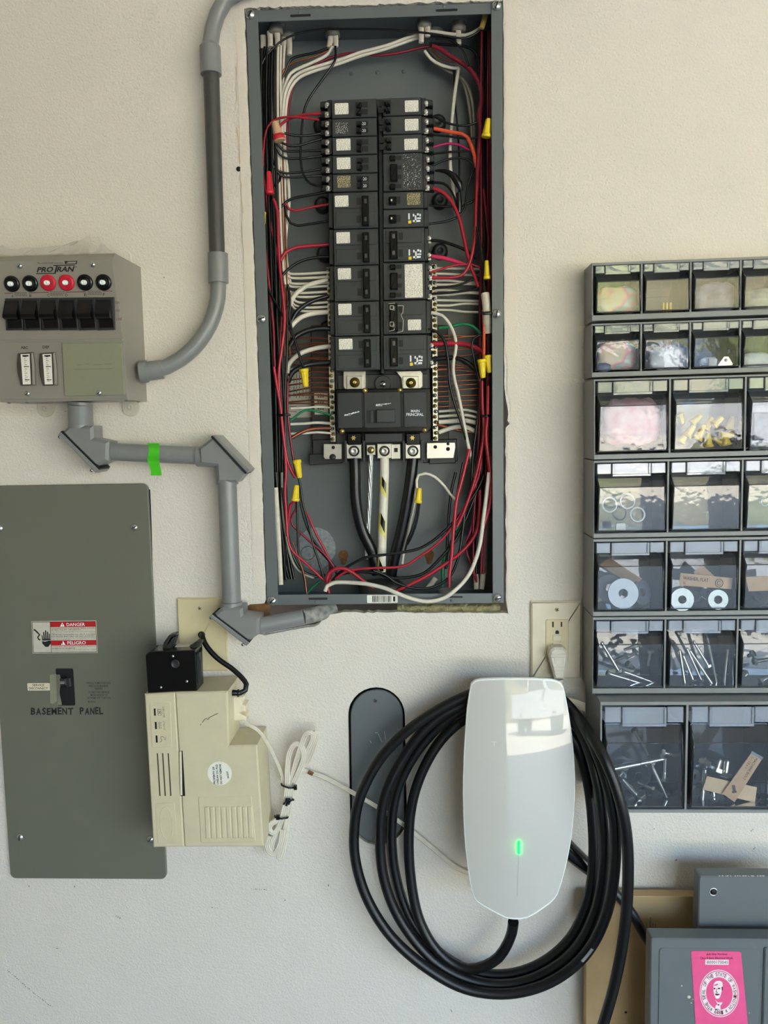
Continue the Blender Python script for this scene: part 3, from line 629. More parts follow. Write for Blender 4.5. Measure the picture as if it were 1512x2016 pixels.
for i, (a, b, kd, lb) in enumerate(RROWS):
    f = ((a + b) / 2 - 213) / 482; x0 = 754 + f * 1; x1 = 829.5 + f * 11
    t = breaker('R', x0, a, x1, b, kd, f'{ordn[i]} in the right column, ' + rtx[i].replace(', orange-free terminals', ' at the very top'), lb, 'arm' if i < 4 else 'noarm', {'tandem': 2, 'quad': 4, 'single': 0, 'double': 2 if i != 8 else 0}[kd])
    if i in (5, 6, 9):
        y = {5: 420, 6: 491, 9: 700}[i]; x = 801 + f * 6
        bars([(x, y, x + 3, y + 12), (x + 9, y + 1, x + 12, y + 6), (x + 13, y + 4, x + 16, y + 18), (x + 17, y, x + 21, y + 4), (x + 17, y + 8, x + 25, y + 11), (x + 9, y + 13, x + 24, y + 17), (x + 22, y + 1, x + 25, y + 6)], W, -.0184, 'white_ink', t)
        obj('square_mark', MB().rect(W, x, y + 14, x + 6, y + 20, -.0183, -.0188), 'nut_yellow', t)
    if i == 8:
        mb = MB()
        for pts in ([(765, 598), (777, 597), (779, 604), (776, 650), (766, 652)], [(781, 602), (794, 602), (793, 616), (789, 620), (794, 630), (793, 652), (782, 655)], [(768, 602), (775, 602), (775, 609), (768, 609), (768, 602)], [(768, 634), (775, 634), (775, 642), (768, 642), (768, 634)]):
            for p0, p1 in zip(pts, pts[1:]): mb.tube([P(*p0, -.0102 if p0[0] < 778 else -.0184), P(*p1, -.0102 if p1[0] < 778 else -.0184)], .0005, 5, smooth_in=False)
        obj('dust_outline', mb, 'label_grey', t)

# ================================================================ CONDUITS
def pipe(name, pts, rpx, m, par, n=20, step=.012):
    q = [P(*p) for p in pts]; r = px_len(rpx, pts[0][2]); return obj(name, MB().tube(q, r, n, step=step), m, par)
c1 = thing('conduit_run', P(360, 745, 0.02), 'grey conduit looping down from the top edge into the side of the transfer switch', 'conduit')
pipe('elbow', [(1250, -62, .020), (900, -56, .020), (620, -46, .020), (545, -38, .020), (505, -28, .020), (470, -16, .020), (441, 4, .020), (427, 30, .020), (418.5, 58, .020), (414.3, 86, .020), (414, 100, .020)], 14.6, 'pvc', c1)
mb = MB().tube([P(413.5, 93, .02), P(415.5, 147, .02)], px_len(19.2, .02), 22, smooth_in=False); mb.tube([P(413, 86, .02), P(413.6, 94, .02)], lambda t: px_len(lerp(15, 19.2, t), .02), 22, smooth_in=False); obj('coupling', mb, 'pvc', c1)
pipe('straight_pipe', [(416, 146, .020), (427.5, 503, .021)], 14.6, 'pvc_dark', c1)
mb = MB().tube([P(428.7, 499, .021), P(430, 557, .021)], px_len(19, .02), 22, smooth_in=False); obj('coupling', mb, 'pvc', c1)
pipe('elbow', [(430, 556, .021), (428.5, 588, .022), (420, 622, .023), (404, 655, .025), (381, 685, .028), (354, 708, .031), (328, 722, .034), (312, 727, .036)], 14.8, 'pvc', c1)
mb = MB().tube([P(321, 727, .0365), P(290, 731, .040)], px_len(18.3, .04), 22, smooth_in=False); obj('coupling', mb, 'pvc', c1)
mb = MB().tube([P(291, 731, .040), P(276, 732.2, .0415)], px_len(21, .04), 8, smooth_in=False); obj('adapter', mb, 'pvc', c1)

c2 = thing('conduit_run', P(330, 1245, 0.02), 'grey conduit zigzagging from the transfer switch bottom to the open panel with three access elbows', 'conduit')
D2 = .031
_a = P(158, 790, .040); _zb = P(1, 787, .081).z * .5 + P(252, 787, .081).z * .5; mb = MB().tube([V((_a.x, -.040, P(252, 787, .081).z - .0006)), P(158, 798, .040)], px_len(24.5, .04), 8, smooth_in=False); mb.tube([P(158, 796, .038), P(159, 833, .034)], px_len(23.4, .04), 24, smooth_in=False); obj('adapter', mb, 'pvc', c2)
def elbow_box(poly, cov, gask, socks, scr):
    b = obj('access_elbow', MB().prism(W, poly, .050, .013, .004), 'pvc', c2)
    for a, d, r in socks: obj('socket', MB().tube([P(*a, .032), P(*d, .032)], px_len(r, .032), 24, smooth_in=False), 'pvc', b)
    obj('gasket', MB().prism(W, gask, .0515, .012), 'dark', b); obj('access_cover', MB().prism(W, cov, .053, .010, .001), 'pvc', b)
    for x, y in scr: screw(W, x, y, .0500, 3.4, b, 'steel', 'cover_screw', 30)
elbow_box([(135, 838), (121, 851), (184, 921), (212, 908), (213, 869), (183, 862), (182, 838)], [(114, 855), (118.5, 850), (194, 925), (188, 931)], [(118.5, 850), (122, 848), (197, 921.5), (194, 925)], [((159, 831), (160, 868), 23.8), ((180, 888), (214, 889), 20.5)], [(117, 860), (180, 926)])
pipe('straight_pipe', [(210, 889, .032), (394, 897.5, .031)], 17.2, 'pvc', c2)
elbow_box([(390, 882), (418, 861), (424, 861), (484, 929), (466, 950), (427, 950), (425, 918), (392, 914)], [(417, 857), (425, 857), (490, 925), (486, 931)], [(415, 860.5), (417.5, 857.5), (486, 930.5), (483, 933.5)], [((389, 898), (427, 900), 20.2), ((446, 916), (447, 953), 21.5)], [(425, 860.5), (482, 921)])
pipe('straight_pipe', [(447, 948, .031), (456.5, 1190, .029)], 18.3, 'pvc', c2)
elbow_box([(437, 1197), (419, 1211), (482, 1268), (509, 1249), (510, 1216), (478, 1212), (477, 1196)], [(412, 1214), (416.5, 1209.5), (491, 1266), (485, 1272)], [(416.5, 1209.5), (419.5, 1207.5), (493, 1262.5), (491, 1266)], [((456, 1185), (457.5, 1222), 20.6), ((478, 1235.5), (511, 1231.5), 17.0)], [(415, 1216.5), (478, 1269)])
pipe('straight_pipe', [(508, 1232, .027), (598, 1214.5, .017)], 15.6, 'pvc', c2)
pipe('dirty_coupling', [(596, 1215, .016), (626, 1208, .002), (655, 1200, -.02)], 15.4, 'pvc_dirty', c2)
mb = MB()
def tape(a, b):
    y = lerp(872.5, 936, b); xa = lerp(289.5, 295.5, b) + 2.2 * math.sin(b * 9); xb = lerp(312, 317, b) + 1.5 * math.sin(b * 7 + 1)
    yc = lerp(890, 897, .5); t = (y - yc) / 17.6
    w = .0312 + (px_len(17.8, .03) * math.sqrt(max(0, 1 - t * t)) if t < .72 else px_len(17.8, .03) * (.694 - .05 * (t - .72))) + .0006
    return W.at(lerp(xa, xb, a), y, w)
mb.grid(tape, 6, 26); obj('green_tape', mb, 'tape_green', label='bright green tape flag wrapped round the horizontal grey conduit', cat='tape')

# ================================================================ TRANSFER SWITCH
pT, pB = P(222, 510, .112), P(252, 787, .081); hT = pT.z - pB.z
FS = Pl(pT, (0, -hT, -(pB.y - pT.y)))
xR = (pT.x + pB.x) / 2; xL = P(0, 787, .081).x
ts = thing('transfer_switch', (xL + .1, -.04, pB.z), 'grey generator transfer switch box with six black switches, upper wall corner', 'switch box')
prof = [(0, pB.z), (-.081, pB.z), (pT.y, pT.z), (-.103, pT.z + .0095), (0, P(278, 526, 0).z)]
mb = MB().rings([[V((xL, a, b)) for a, b in prof], [V((xR, a, b)) for a, b in prof]]); obj('case', mb, 'switch_enamel', ts)
obj('upper_panel', MB().prism(FS, [(-14, 514), (221, 512), (242, 667), (-4, 670)], .0010, -.001, .0005), 'switch_enamel', ts)
obj('lower_panel', MB().prism(FS, [(-4, 674), (242.5, 671), (251, 785), (3, 786), (-1, 782)], .0016, -.001, .0006), 'switch_enamel', ts)
for x, y, a in ((39, 523.5, 40), (183, 521, 60)): screw(FS, x, y, .001, 5.4, ts, 'steel', 'panel_screw', a)
screw(FS, 54, 775, .0016, 5.6, ts, 'steel', 'panel_screw', 30)
text('PRO', [(75, 525.6), (106.5, 525), (103.5, 535.6), (72, 536.3)], FS, .0012, 'print_ink', ts, thick=.035); text('RAN', [(114, 524.8), (147, 524.2), (144, 534.8), (111, 535.5)], FS, .0012, 'print_ink', ts, thick=.035)
obj('lettering', MB().prism(FS, [(105, 521.8), (148, 521), (147.5, 522.8), (113.5, 523.4), (109.5, 539), (71, 539.6), (71.4, 537.8), (106.8, 537.2), (110.4, 523.5), (104.6, 523.6)], .0012, .0010), 'print_ink', ts)
text('®', (147.5, 524, 151, 527.5), FS, .0012, 'print_ink', ts)
text('The Load-Side Transfer Switch from', (73, 516.2, 124, 519.4), FS, .0012, 'print_ink', ts)
lg = obj('maker_plate', MB().prism(FS, [(127, 514), (152, 513.5), (151.5, 519.5), (128, 520)], .0012, .0009), 'print_ink', ts)
bars([(133, 515.6, 150, 516.6), (131, 517.5, 149, 518.2)], FS, .0013, 'label_grey', ts)
for i, (x, y) in enumerate(((24, 558.9), (60, 558.2), (95.5, 556.8), (131.5, 556.6), (168, 556.2), (204.5, 556))):
    cm = 'button_red' if i in (2, 3) else 'gloss_black'; p = FS.at(x, y, .001)
    b = obj('circuit_breaker_button', MB().lathe(p, FS.n, [(px_len(15, .1), 0), (px_len(15, .1), .0022), (px_len(13.4, .1), .0032), (px_len(6.5, .1), .0038), (px_len(6, .1), .0024), (0, .0024)], 26), cm, ts, label='red round breaker button' if i in (2, 3) else None)
    obj('pin', MB().lathe(p, FS.n, [(px_len(4.6, .1), .002), (px_len(4.6, .1), .0075), (px_len(3.8, .1), .0085), (px_len(1.8, .1), .0086), (px_len(1.6, .1), .008), (0, .008)], 16), 'ring_white', b)
bars([(9, 576.6, 26, 577.8), (57, 575.4, 96, 576.6), (129, 574.2, 169, 575.4), (203, 572.6, 221, 573.8)], FS, .0012, 'maroon_ink', ts)
r = random.Random(11); bl = []
for x0, x1, y0 in ((28, 54, 575.5), (98, 127, 574), (172, 200, 572.5)):
    for k in range(3):
        x = x0 + r.uniform(0, 2)
        while x < x1 - 2: w_ = r.uniform(2, 5); bl.append((x, y0 + k * 3.0, min(x + w_, x1), y0 + k * 3.0 + 1.5)); x += w_ + 1.0
bars(bl, FS, .0012, 'grey_ink', ts)
for ch, x, y in zip('ABCDEF', (24.5, 60, 95, 131, 168, 204.5), (585.5, 584.8, 584, 583.6, 583, 582.2)): text(ch, (x - 2, y - 5.4, x + 2, y), FS, .0012, 'print_ink', ts, thick=.01)
for s, x0, x1, y in (('GEN', 226.5, 235, 596), ('OFF', 227.5, 236, 612), ('LINE', 229, 240, 628)): text(s, (x0, y - 2.6, x1, y + 2.6), FS, .0012, 'maroon_ink', ts)
text('ABC', (41, 681.5, 55, 687), FS, .0018, 'print_ink', ts, thick=.02); text('DEF', (84, 680.5, 97, 686), FS, .0018, 'print_ink', ts, thick=.02)
xs = [8.5, 44, 79.5, 116, 152.5, 188.5, 225]
for i in range(6):
    a, b = xs[i] + .6, xs[i + 1] - .6; yo = -.4 * i
    hs = obj('rocker_switch', MB().prism(FS, [(a, 587.5 + yo), (b - .4, 587 + yo), (b + 1.2, 650 + yo * .3), (a + 2.2, 650.8 + yo * .3)], .0048, .0005, .0008), 'black_plastic', ts)
    u0, v0, u1, v1 = FS.rect(a + 3.5, 592 + yo, b - 3.5, 646 + yo * .3, .005); hh = v1 - v0
    pr = [(v1, .0050), (v1 - hh * .08, .0062), (v1 - hh * .48, .0165), (v1 - hh * .60, .0168), (v1 - hh * .66, .0135), (v1 - hh * .70, .0056), (v0, .0052), (v0, .003), (v1, .003)]
    obj('rocker', MB().rings([[FS.pt(u0, v, w) for v, w in pr], [FS.pt(u1, v, w) for v, w in pr]]), 'gloss_black', hs)
for k, dx in ((0, 0), (1, 43.2)):
    out = [(34 + dx, 696), (63 + dx, 693.5), (66.5 + dx, 720), (68 + dx, 759), (40 + dx, 760), (33.5 + dx, 735), (32 + dx, 715)]
    mt = obj('meter', MB().prism(FS, out, .0070, .0010, .0022), mat('meter_bezel' + str(k), (72, 66, 60), .3), ts)
    obj('meter_face', MB().prism(FS, [(40.5 + dx, 697.5), (58 + dx, 696.5), (60.5 + dx, 756.5), (45 + dx, 757)], .0074, .0066), 'paper', mt)
    bl = [(44 + dx + y * .05 - 35.2, y, 44 + dx + y * .05 - 35.2 + (5 if j % 2 == 0 else 3), y + .8) for j, y in enumerate(range(702, 752, 4))]
    bars([(a + 3, b, c + 3, d) for a, b, c, d in bl] + [(44 + dx, 699, 56 + dx, 702), (47 + dx, 721, 57 + dx, 722.4), (49 + dx, 747, 58 + dx, 748.4)], FS, .0076, 'print_ink', mt)
    obj('meter_rib', MB().prism(FS, [(60 + dx, 695), (63.5 + dx, 694.5), (67 + dx, 722), (68 + dx, 758), (63 + dx, 758.5), (62 + dx, 722)], .0092, .006, .0008), 'switch_enamel', mt)
cv = obj('cover_plate', MB().prism(FS, [(121, 677), (123, 675.2), (237, 674.2), (239.5, 676), (245.5, 776), (244, 778.2), (129, 780.2), (126.5, 778)], .0046, .001, .0010), 'olive_plastic', ts)
bars([(146, 726, 222, 727), (150, 718, 160, 719), (166, 716, 176, 717), (184, 717.5, 200, 718.5), (206, 716, 220, 717)], FS, .00475, 'olive_enamel', cv, 'embossing')
screw(FS, 195, 773.5, .0046, 5.8, cv, 'steel', 'cover_screw', 35)
for x in (19, 54, 250, 275): obj('foot_screw', MB().lathe(V((P(x, 788, .07 if x < 260 else .015).x, -.072 if x < 252 else -.02, pB.z)), (0, 0, -1), [(.0035, -.001), (.0033, .001), (.0012, .002), (0, .002)], 12), 'steel', ts)
for x0, x1, y1, hx, hy, m in ((73, 107, 820.5, 88.5, 804, 'label_grey'), (240, 274.5, 819.5, 256, 801.5, 'label_grey'), (229, 258, 0, 0, 0, 'wall_paint')):
    if y1: pts = [(x0, 783), (x1, 783)] + [((x0 + x1) / 2 + (x1 - x0) / 2 * math.cos(a), y1 - 16 + 16.5 * math.sin(a)) for a in [math.pi * k / 10 for k in range(11)]]
    else: pts = [(x0, 530), (x1, 530)] + [((x0 + x1) / 2 + (x1 - x0) / 2 * math.cos(-a), 505 + 13 * math.sin(-a)) for a in [math.pi * k / 10 for k in range(11)]]
    e = obj('mounting_ear', MB().prism(W, pts, .0026, .0002, .0006), m, ts)
    if hx: obj('ear_screw', MB().lathe(P(hx, hy, .0026), (0, -1, 0), [(.0048, 0), (.0040, .0008), (.0014, .0010), (.0012, .0004), (0, .0004)], 16), 'label_grey', e)
TOPF = [(-12, 484), (15, 487), (45, 489), (80, 487.5), (118, 482), (150, 477), (156, 470), (176, 466.5), (192, 466), (200, 474), (208, 485), (223, 496.5)]
def film(a, b):
    k = a * (len(TOPF) - 1); i = min(int(k), len(TOPF) - 2); x = lerp(TOPF[i][0], TOPF[i + 1][0], k - i); y = lerp(TOPF[i][1], TOPF[i + 1][1], k - i)
    top = P(x, y, .055 + .006 * math.sin(a * 21)); bot = V((lerp(xL - .0, xR, a), pT.y + .010, pT.z + .0108))
    q = bot.lerp(top, b); return q + V((0, .004 * math.sin(a * 30 + b * 4), .0008 * math.sin(a * 44)))
obj('plastic_film', MB().grid(film, 60, 8), 'clear_film', label='crinkled clear plastic film taped along the top of the transfer switch', cat='film')

# ================================================================ BASEMENT PANEL COVER
bx1 = P(309, 1340, .006).x; bx0 = P(20, 1715, .006).x; bz1 = P(150, 954, .006).z; bz0 = P(170, 1730, .006).z
bp = thing('panel_cover', ((bx0 + bx1) / 2, -.006, bz0), 'large olive-grey flat panel cover marked BASEMENT PANEL on the left wall', 'panel cover')
obj('plate', MB().uvprism(W, rrect(bx0, bz0, bx1, bz1, .009, 6), .0065, .0002, .0008), 'olive_enamel', bp)
for x, y, a in ((265, 1038, 20), (0, 1040, 60), (40, 1648, 85), (296, 1652, 50)): screw(W, x, y, .0065, 7.2, bp, 'steel', 'cover_screw', a)
obj('edge_gap_shade', MB().prism(W, [(290, 962), (295.5, 964), (297, 1000), (299, 1060), (300.5, 1120), (303, 1200), (298, 1200)], .0006, .0), 'dark', wall)  # dark strip painting the shadow line at the ragged hole edge beside the plate
LQ = [(61.8, 1223), (189.2, 1221.8), (192.2, 1285), (64.5, 1286.6)]
def lq(s, t): return (lerp(lerp(LQ[0][0], LQ[1][0], s), lerp(LQ[3][0], LQ[2][0], s), t), lerp(lerp(LQ[0][1], LQ[1][1], s), lerp(LQ[3][1], LQ[2][1], s), t))
def lbox(s0, t0, s1, t1): return [lq(s0, t0), lq(s1, t0), lq(s1, t1), lq(s0, t1)]
dl = obj('danger_label', MB().prism(W, LQ, .0069, .0064), 'label_grey', bp, label='red and white bilingual danger sticker')
mb = MB(); w1 = .0071
for q in (lbox(.008, .02, .992, .035), lbox(.008, .965, .992, .98), lbox(.008, .02, .014, .98), lbox(.986, .02, .992, .98), lbox(.284, .02, .290, .98)): mb.prism(W, q, w1, w1 - .0003)
obj('border', mb, 'print_ink', dl)
for t0, s in ((.035, 'DANGER'), (.605, 'PELIGRO')):
    obj('red_band', MB().prism(W, lbox(.292, t0, .985, t0 + .155), w1, w1 - .0003), 'label_red', dl)
    text(s, lbox(.54, t0 + .028, .825, t0 + .13), W, w1 + .0001, 'white_ink', dl, thick=.01)
    mb = MB().prism(W, [lq(.475, t0 + .015), lq(.51, t0 + .14), lq(.44, t0 + .14)], w1 + .0001, w1 - .0001); obj('warning_triangle', mb, 'white_ink', dl)
    bars([(lq(.4725, 0)[0], lq(.47, t0 + .055)[1], lq(.4795, 0)[0] + .2, lq(.47, t0 + .10)[1]), (lq(.4725, 0)[0], lq(.47, t0 + .11)[1], lq(.4795, 0)[0] + .2, lq(.47, t0 + .125)[1])], W, w1 + .0002, 'print_ink', dl)
for s, t0, s1, h, m in (('HAZARDOUS VOLTAGE WILL CAUSE', .205, .975, .045, 'label_red'), ('SEVERE INJURY OR DEATH.', .262, .76, .045, 'print_ink'), ('Turn off power supplying this equipment before working', .325, .975, .03, 'grey_ink'), ('inside.', .37, .36, .025, 'grey_ink'),
                        ('TENSION DANGEREUSE, PEUT CAUSER', .405, .975, .042, 'print_ink'), ('DES BLESSURES GRAVES OU LA MORT.', .460, .975, .042, 'print_ink'), ('Couper l\'alimentation de cet equipement avant', .52, .975, .03, 'grey_ink'), ('de travailler.', .565, .6, .028, 'grey_ink'),
                        ('VOLTAJE PELIGROSO. CAUSA HERIDAS', .775, .98, .042, 'label_red'), ('SEVERAS O MUERTE.', .832, .66, .042, 'print_ink'), ('Desconecte el suministro de energia antes de trabajar', .89, .98, .03, 'grey_ink')):
    text(s, lbox(.298, t0, s1, t0 + h), W, w1, m, dl)
mb = MB()
for q in ([(.150, .62), (.155, .70), (.185, .765), (.195, .80), (.245, .80), (.258, .765), (.284, .70), (.284, .61), (.262, .60), (.20, .64)],
          [(.146, .44), (.160, .44), (.172, .56), (.158, .58)], [(.172, .34), (.190, .34), (.196, .55), (.178, .56)], [(.203, .29), (.221, .29), (.223, .55), (.204, .55)], [(.233, .33), (.250, .33), (.250, .56), (.232, .55)], [(.262, .38), (.275, .40), (.274, .60), (.257, .57)],
          [(.150, .57), (.19, .55), (.28, .55), (.28, .585), (.20, .605), (.152, .60)]): mb.prism(W, [lq(*p) for p in q], w1, w1 - .0003)
wp = [(.03, .26), (.055, .285), (.09, .36), (.118, .42), (.088, .50), (.10, .56), (.125, .585)]
mb.tube([P(*lq(*p), w1) for p in wp], .0013, 6, flat=.15, flatdir=V((0, -1, 0))); obj('shock_hand', mb, 'print_ink', dl)
hb = obj('handle_slot', MB().prism(W, [(109.5, 1318), (111, 1316), (142.5, 1316), (144, 1318), (148.3, 1387), (146.5, 1389), (114.5, 1389.2)], .0069, .0064), 'dark', bp)
mb = MB().prism(W, [(117, 1337), (128.5, 1337), (130, 1349), (118, 1350)], .020, .0066, .001); mb.prism(W, [(128, 1335), (137, 1335), (139, 1352), (130, 1353)], .012, .0066, .001); h_ = obj('handle', mb, 'black_plastic', bp)
text('200', (117.2, 1341.5, 126.8, 1346.5), W, .0202, 'label_grey', h_)
mb = MB().prism(W, [(98, 1329), (110.5, 1327), (112, 1380), (104, 1386), (99, 1384)], .0072, .0066); obj('old_tape', mb, 'olive_plastic', bp)
def flap(a, b): return W.at(lerp(lerp(110.5, 113, b), lerp(118, 120, b) + 1.6 * math.sin(b * 8), a), lerp(1328, 1388, b), .0075 + .010 * a * (.6 + .4 * math.sin(b * 5)))
obj('tape_flap', MB().grid(flap, 5, 18), 'switch_enamel', bp)
sd = obj('service_sticker', MB().rect(W, 54, 1345, 98, 1359.5, .0069, .0064, .0012), 'almond_light', bp)
text('SERVICE', (64, 1346.6, 87, 1351), W, .0071, 'print_ink', sd, thick=.01); text('DISCONNECT', (57, 1353, 94, 1357.5), W, .0071, 'print_ink', sd, thick=.01)
for s, x0, x1, y in (('HANDLE IN MID-POSITION', 170, 217, 1344.6), ('INDICATES BREAKER', 175, 213, 1350.5), ('TRIPPED', 186, 202, 1356), ('TO RESTORE SERVICE', 174, 215, 1362.7), ('MOVE HANDLE TO', 178.5, 211.5, 1368.5), ('EXTREME OFF, THEN ON', 172.5, 217, 1374.3), ('40-9937-4', 173, 188, 1381.7)):
    text(s, (x0, y - 1.9, x1, y + 1.9), W, .0067, 'print_ink', bp, thick=.004)
r = random.Random(21); x = 60.5
for i, (ch, wd_) in enumerate((('B', 10.5), ('A', 11.5), ('S', 9.5), ('E', 9.5), ('M', 12), ('E', 9.5), ('N', 11), ('T', 12.5), (' ', 11), ('P', 9.5), ('A', 10.5), ('N', 10), ('E', 8), ('L', 9.5))):
    if ch != ' ':
        dy = r.uniform(-.8, .8); sk_ = r.uniform(-.9, .9); text(ch, [(x + sk_, 1394 + dy - i * .1), (x + wd_ - 1.6 + sk_, 1393.6 + dy - i * .1), (x + wd_ - 1.6, 1407.4 + dy * .5 - i * .08), (x, 1407.6 + dy * .5 - i * .08)], W, .0067, 'print_ink', bp, 'handwriting', .03)
    x += wd_

# ================================================================ BLANK PLATE, BATTERY BACKUP, LOOSE BREAKER
ap = thing('blank_plate', P(398, 1320, .002), 'almond blank wall plate with a cord hole behind the battery backup', 'wall plate')
obj('plate', MB().rect(W, 351, 1178, 446, 1321, .0062, .0004, .001, .0016), 'almond', ap); screw(W, 394, 1197, .0062, 4.2, ap, 'almond', 'plate_screw', 25)
obj('cord_hole', MB().lathe(P(397, 1250, .0062), (0, -1, 0), [(.0056, 0), (.0056, .0004), (0, .0004)], 18), 'dark', ap)
tag(obj('power_cable', MB().tube([P(397, 1250, .002), P(398, 1251, .014), P(403, 1266, .022), P(416, 1284, .026), P(433, 1300, .028), P(455, 1315, .030), P(475, 1333, .034), P(485, 1347, .040), P(483, 1359, .044), P(473, 1364, .046), P(462, 1364, .047)], px_len(5.2, .02), 12), 'coil_black'), 'black cord curving from the almond plate hole to the battery backup', 'cord')
ups = thing('battery_backup', P(410, 1668, .04), 'beige battery backup box with a stepped corner and a round property sticker', 'battery backup')
UW = .078
obj('front_section', MB().prism(W, [(284, 1367), (344, 1363.5), (362.5, 1667.5), (301.5, 1669)], UW, .004, .002), 'beige', ups)
obj('rear_section', MB().prism(W, [(344.8, 1363.5), (448, 1361), (450.5, 1468), (506, 1466.5), (519, 1667), (363.2, 1667.5)], UW, .004, .002), 'beige', ups)
pi = obj('status_panel', MB().prism(W, [(294, 1385), (297, 1382), (333, 1381), (336, 1384), (338.5, 1468), (336, 1471), (301, 1472.5), (298.5, 1470)], UW + .0006, UW - .001, .0008), 'beige', ups)
for a in ((303, 1395, 306.4, 1409), (305, 1421.5, 308.6, 1435.5), (306.6, 1448, 310.2, 1462)): obj('status_slot', MB().rect(W, *a, UW + .0009, UW + .0004), 'dark', pi)
def vtext(s, x0, y0, x1, y1, par, m='print_ink', thick=.0, tilt=0.0, w=UW + .0008):   # reads upwards
    text(s, [(x0 - tilt, y1), (x0 + tilt, y0), (x1 + tilt, y0), (x1 - tilt, y1)], W, w, m, par, thick=thick)
vtext('BATTERY', 320.4, 1391, 324, 1412, pi, 'grey_ink', tilt=-.8); vtext('OUTPUT', 321.6, 1419.5, 325.2, 1437, pi, 'grey_ink', tilt=-.6); vtext('AC', 323.2, 1450, 326.8, 1457.5, pi, 'grey_ink', tilt=-.3)
mb = MB(); wi = UW + .0007
def ln(par_, *pp): par_.tube([P(x, y, wi) for x, y in pp], .0004, 5, smooth_in=False, flat=.3, flatdir=V((0, -1, 0)))
ln(mb, (310.6, 1396.5), (317, 1396), (317.6, 1408), (311.2, 1408.6), (310.6, 1396.5)); ln(mb, (312, 1400), (316, 1405)); ln(mb, (316, 1400), (312.6, 1405))
ln(mb, (313, 1421), (314, 1435)); 
for k in range(3): ln(mb, (316.6 + k * .3, 1421.5 + k * 5), (316.8 + k * .3, 1424.5 + k * 5))
ln(mb, (314.5, 1461), (318, 1460), (318.6, 1456), (316.5, 1454), (316.8, 1450.5), (320, 1449.5), (322.4, 1452)); obj('status_symbol', mb, 'grey_ink', pi)
for x in (308.6, 319, 330): obj('vent_slot', MB().prism(W, [(x, 1483), (x + 2.4, 1483), (x + 7.6, 1567), (x + 5, 1567)], UW + .0002, UW - .0006), mat('slot_brown%d' % x, (74, 60, 46), .8), ups)
gs = obj('grip_slot', MB().prism(W, [(352.5, 1479), (359.6, 1478), (364.6, 1567), (355.2, 1567.5)], UW + .0003, UW - .0006), 'dark', ups)
obj('grip_lever', MB().prism(W, [(352.8, 1480), (357, 1479.5), (358.6, 1566), (354.6, 1566.5)], UW + .0016, UW, .0006), 'almond_light', gs)
ov = obj('logo_panel', MB().prism(W, [(305, 1584), (308, 1581), (341, 1580), (344, 1582), (349.5, 1658), (347, 1660.5), (313, 1662), (310, 1660)], UW + .0006, UW - .001, .0008), 'beige', ups)
obj('oval_ring', MB().tube([P(327.5 + 12 * math.cos(a * math.pi / 14) + 2.6 * math.sin(a * math.pi / 14), 1621 + 32 * math.sin(a * math.pi / 14), UW + .0007) for a in range(29)], .0006, 6), 'beige', ov)
dr = obj('battery_door', MB().prism(W, [(390, 1571), (392, 1569), (493, 1567), (495.5, 1570), (503, 1655), (500, 1658), (398, 1660.5), (395, 1658)], UW + .0010, UW - .001, .0010), 'beige', ups)
for k in range(9):
    x = 402 + k * 10.6; mb = MB().prism(W, [(x, 1589 - k * .1), (x + 8.6, 1588.5 - k * .1), (x + 11.6, 1651 - k * .15), (x + 3.2, 1651.6 - k * .15)], UW + .0024, UW + .0006, .0010); obj('ridge', mb, 'beige', dr)
st = obj('property_sticker', MB().lathe(P(432.5, 1522.5, UW), (0, -1, 0), [(px_len(24.6, .08), 0), (px_len(24.6, .08), .0004), (0, .0004)], 36, False), 'paper', ups, label='round white property sticker')
for s, x0, x1, y0, y1 in (('PROPERTY OF', 419.2, 423.4, 1509.5, 1543.5), ('CHELAN CO. PUD', 425.6, 429.8, 1505, 1544.5), ('DO NOT REMOVE', 432.4, 436.6, 1504.5, 1544), ('06225', 446.4, 450, 1519, 1532.5)): vtext(s, x0, y0, x1, y1, st, 'print_ink', .03, -1.2, UW + .0006)
mb = MB()
for pp in ([(394, 1428), (396, 1425)], [(398, 1423), (403, 1416), (406, 1414.5), (409, 1417), (412, 1415)], [(410, 1414), (419, 1409), (429, 1404.5)]): ln(mb, *pp)
obj('scratch', mb, 'grey_ink', ups)
obj('bracket', MB().prism(W, [(448, 1372), (481, 1370), (482, 1376), (476, 1382), (476, 1388), (483, 1390), (483, 1402), (470, 1404), (484, 1412), (484, 1420), (450, 1420)], .040, .012, .002), 'almond_light', ups)
obj('cord_plug', MB().tube([P(452, 1364, .048), P(462, 1364, .048), P(474, 1364.5, .046)], lambda t: px_len(lerp(7, 5, t), .05), 12), 'gloss_black', ups)
obj('cord_collar', MB().tube([P(468, 1364.5, .046), P(470.5, 1364.5, .046)], px_len(8, .05), 12), 'gloss_black', ups)

lb = thing('loose_breaker', P(345, 1364, .04), 'loose glossy black breaker standing on top of the beige battery backup', 'breaker')
obj('body', MB().prism(W, [(286, 1290), (294, 1283), (300, 1282), (383.5, 1280), (385, 1284), (388, 1362.5), (291, 1365.5)], .072, .036, .0012), 'gloss_black', lb)
obj('body', MB().prism(W, [(293, 1290), (382, 1284), (387, 1290), (388, 1361), (294, 1363.6)], .0345, .008, .0012), 'gloss_black', lb)
for k in range(5):
    w0 = .066 - k * .012; obj('side_rib', MB().prism(W, [(383, 1288), (392, 1286), (396, 1300), (395, 1335), (389, 1352), (383, 1352)], w0, w0 - .007, .001), 'black_plastic', lb)
for pts in ([(318, 1284), (321, 1266), (331, 1252), (342, 1249), (345, 1250), (340, 1256), (345, 1254), (340, 1270), (334, 1284)], [(369, 1282), (374, 1272), (386, 1264), (395, 1265), (393, 1272), (382, 1283)]): obj('clip', MB().prism(W, pts, .058, .040, .003), 'black_plastic', lb)
zt = P(340, 1281, .072).z
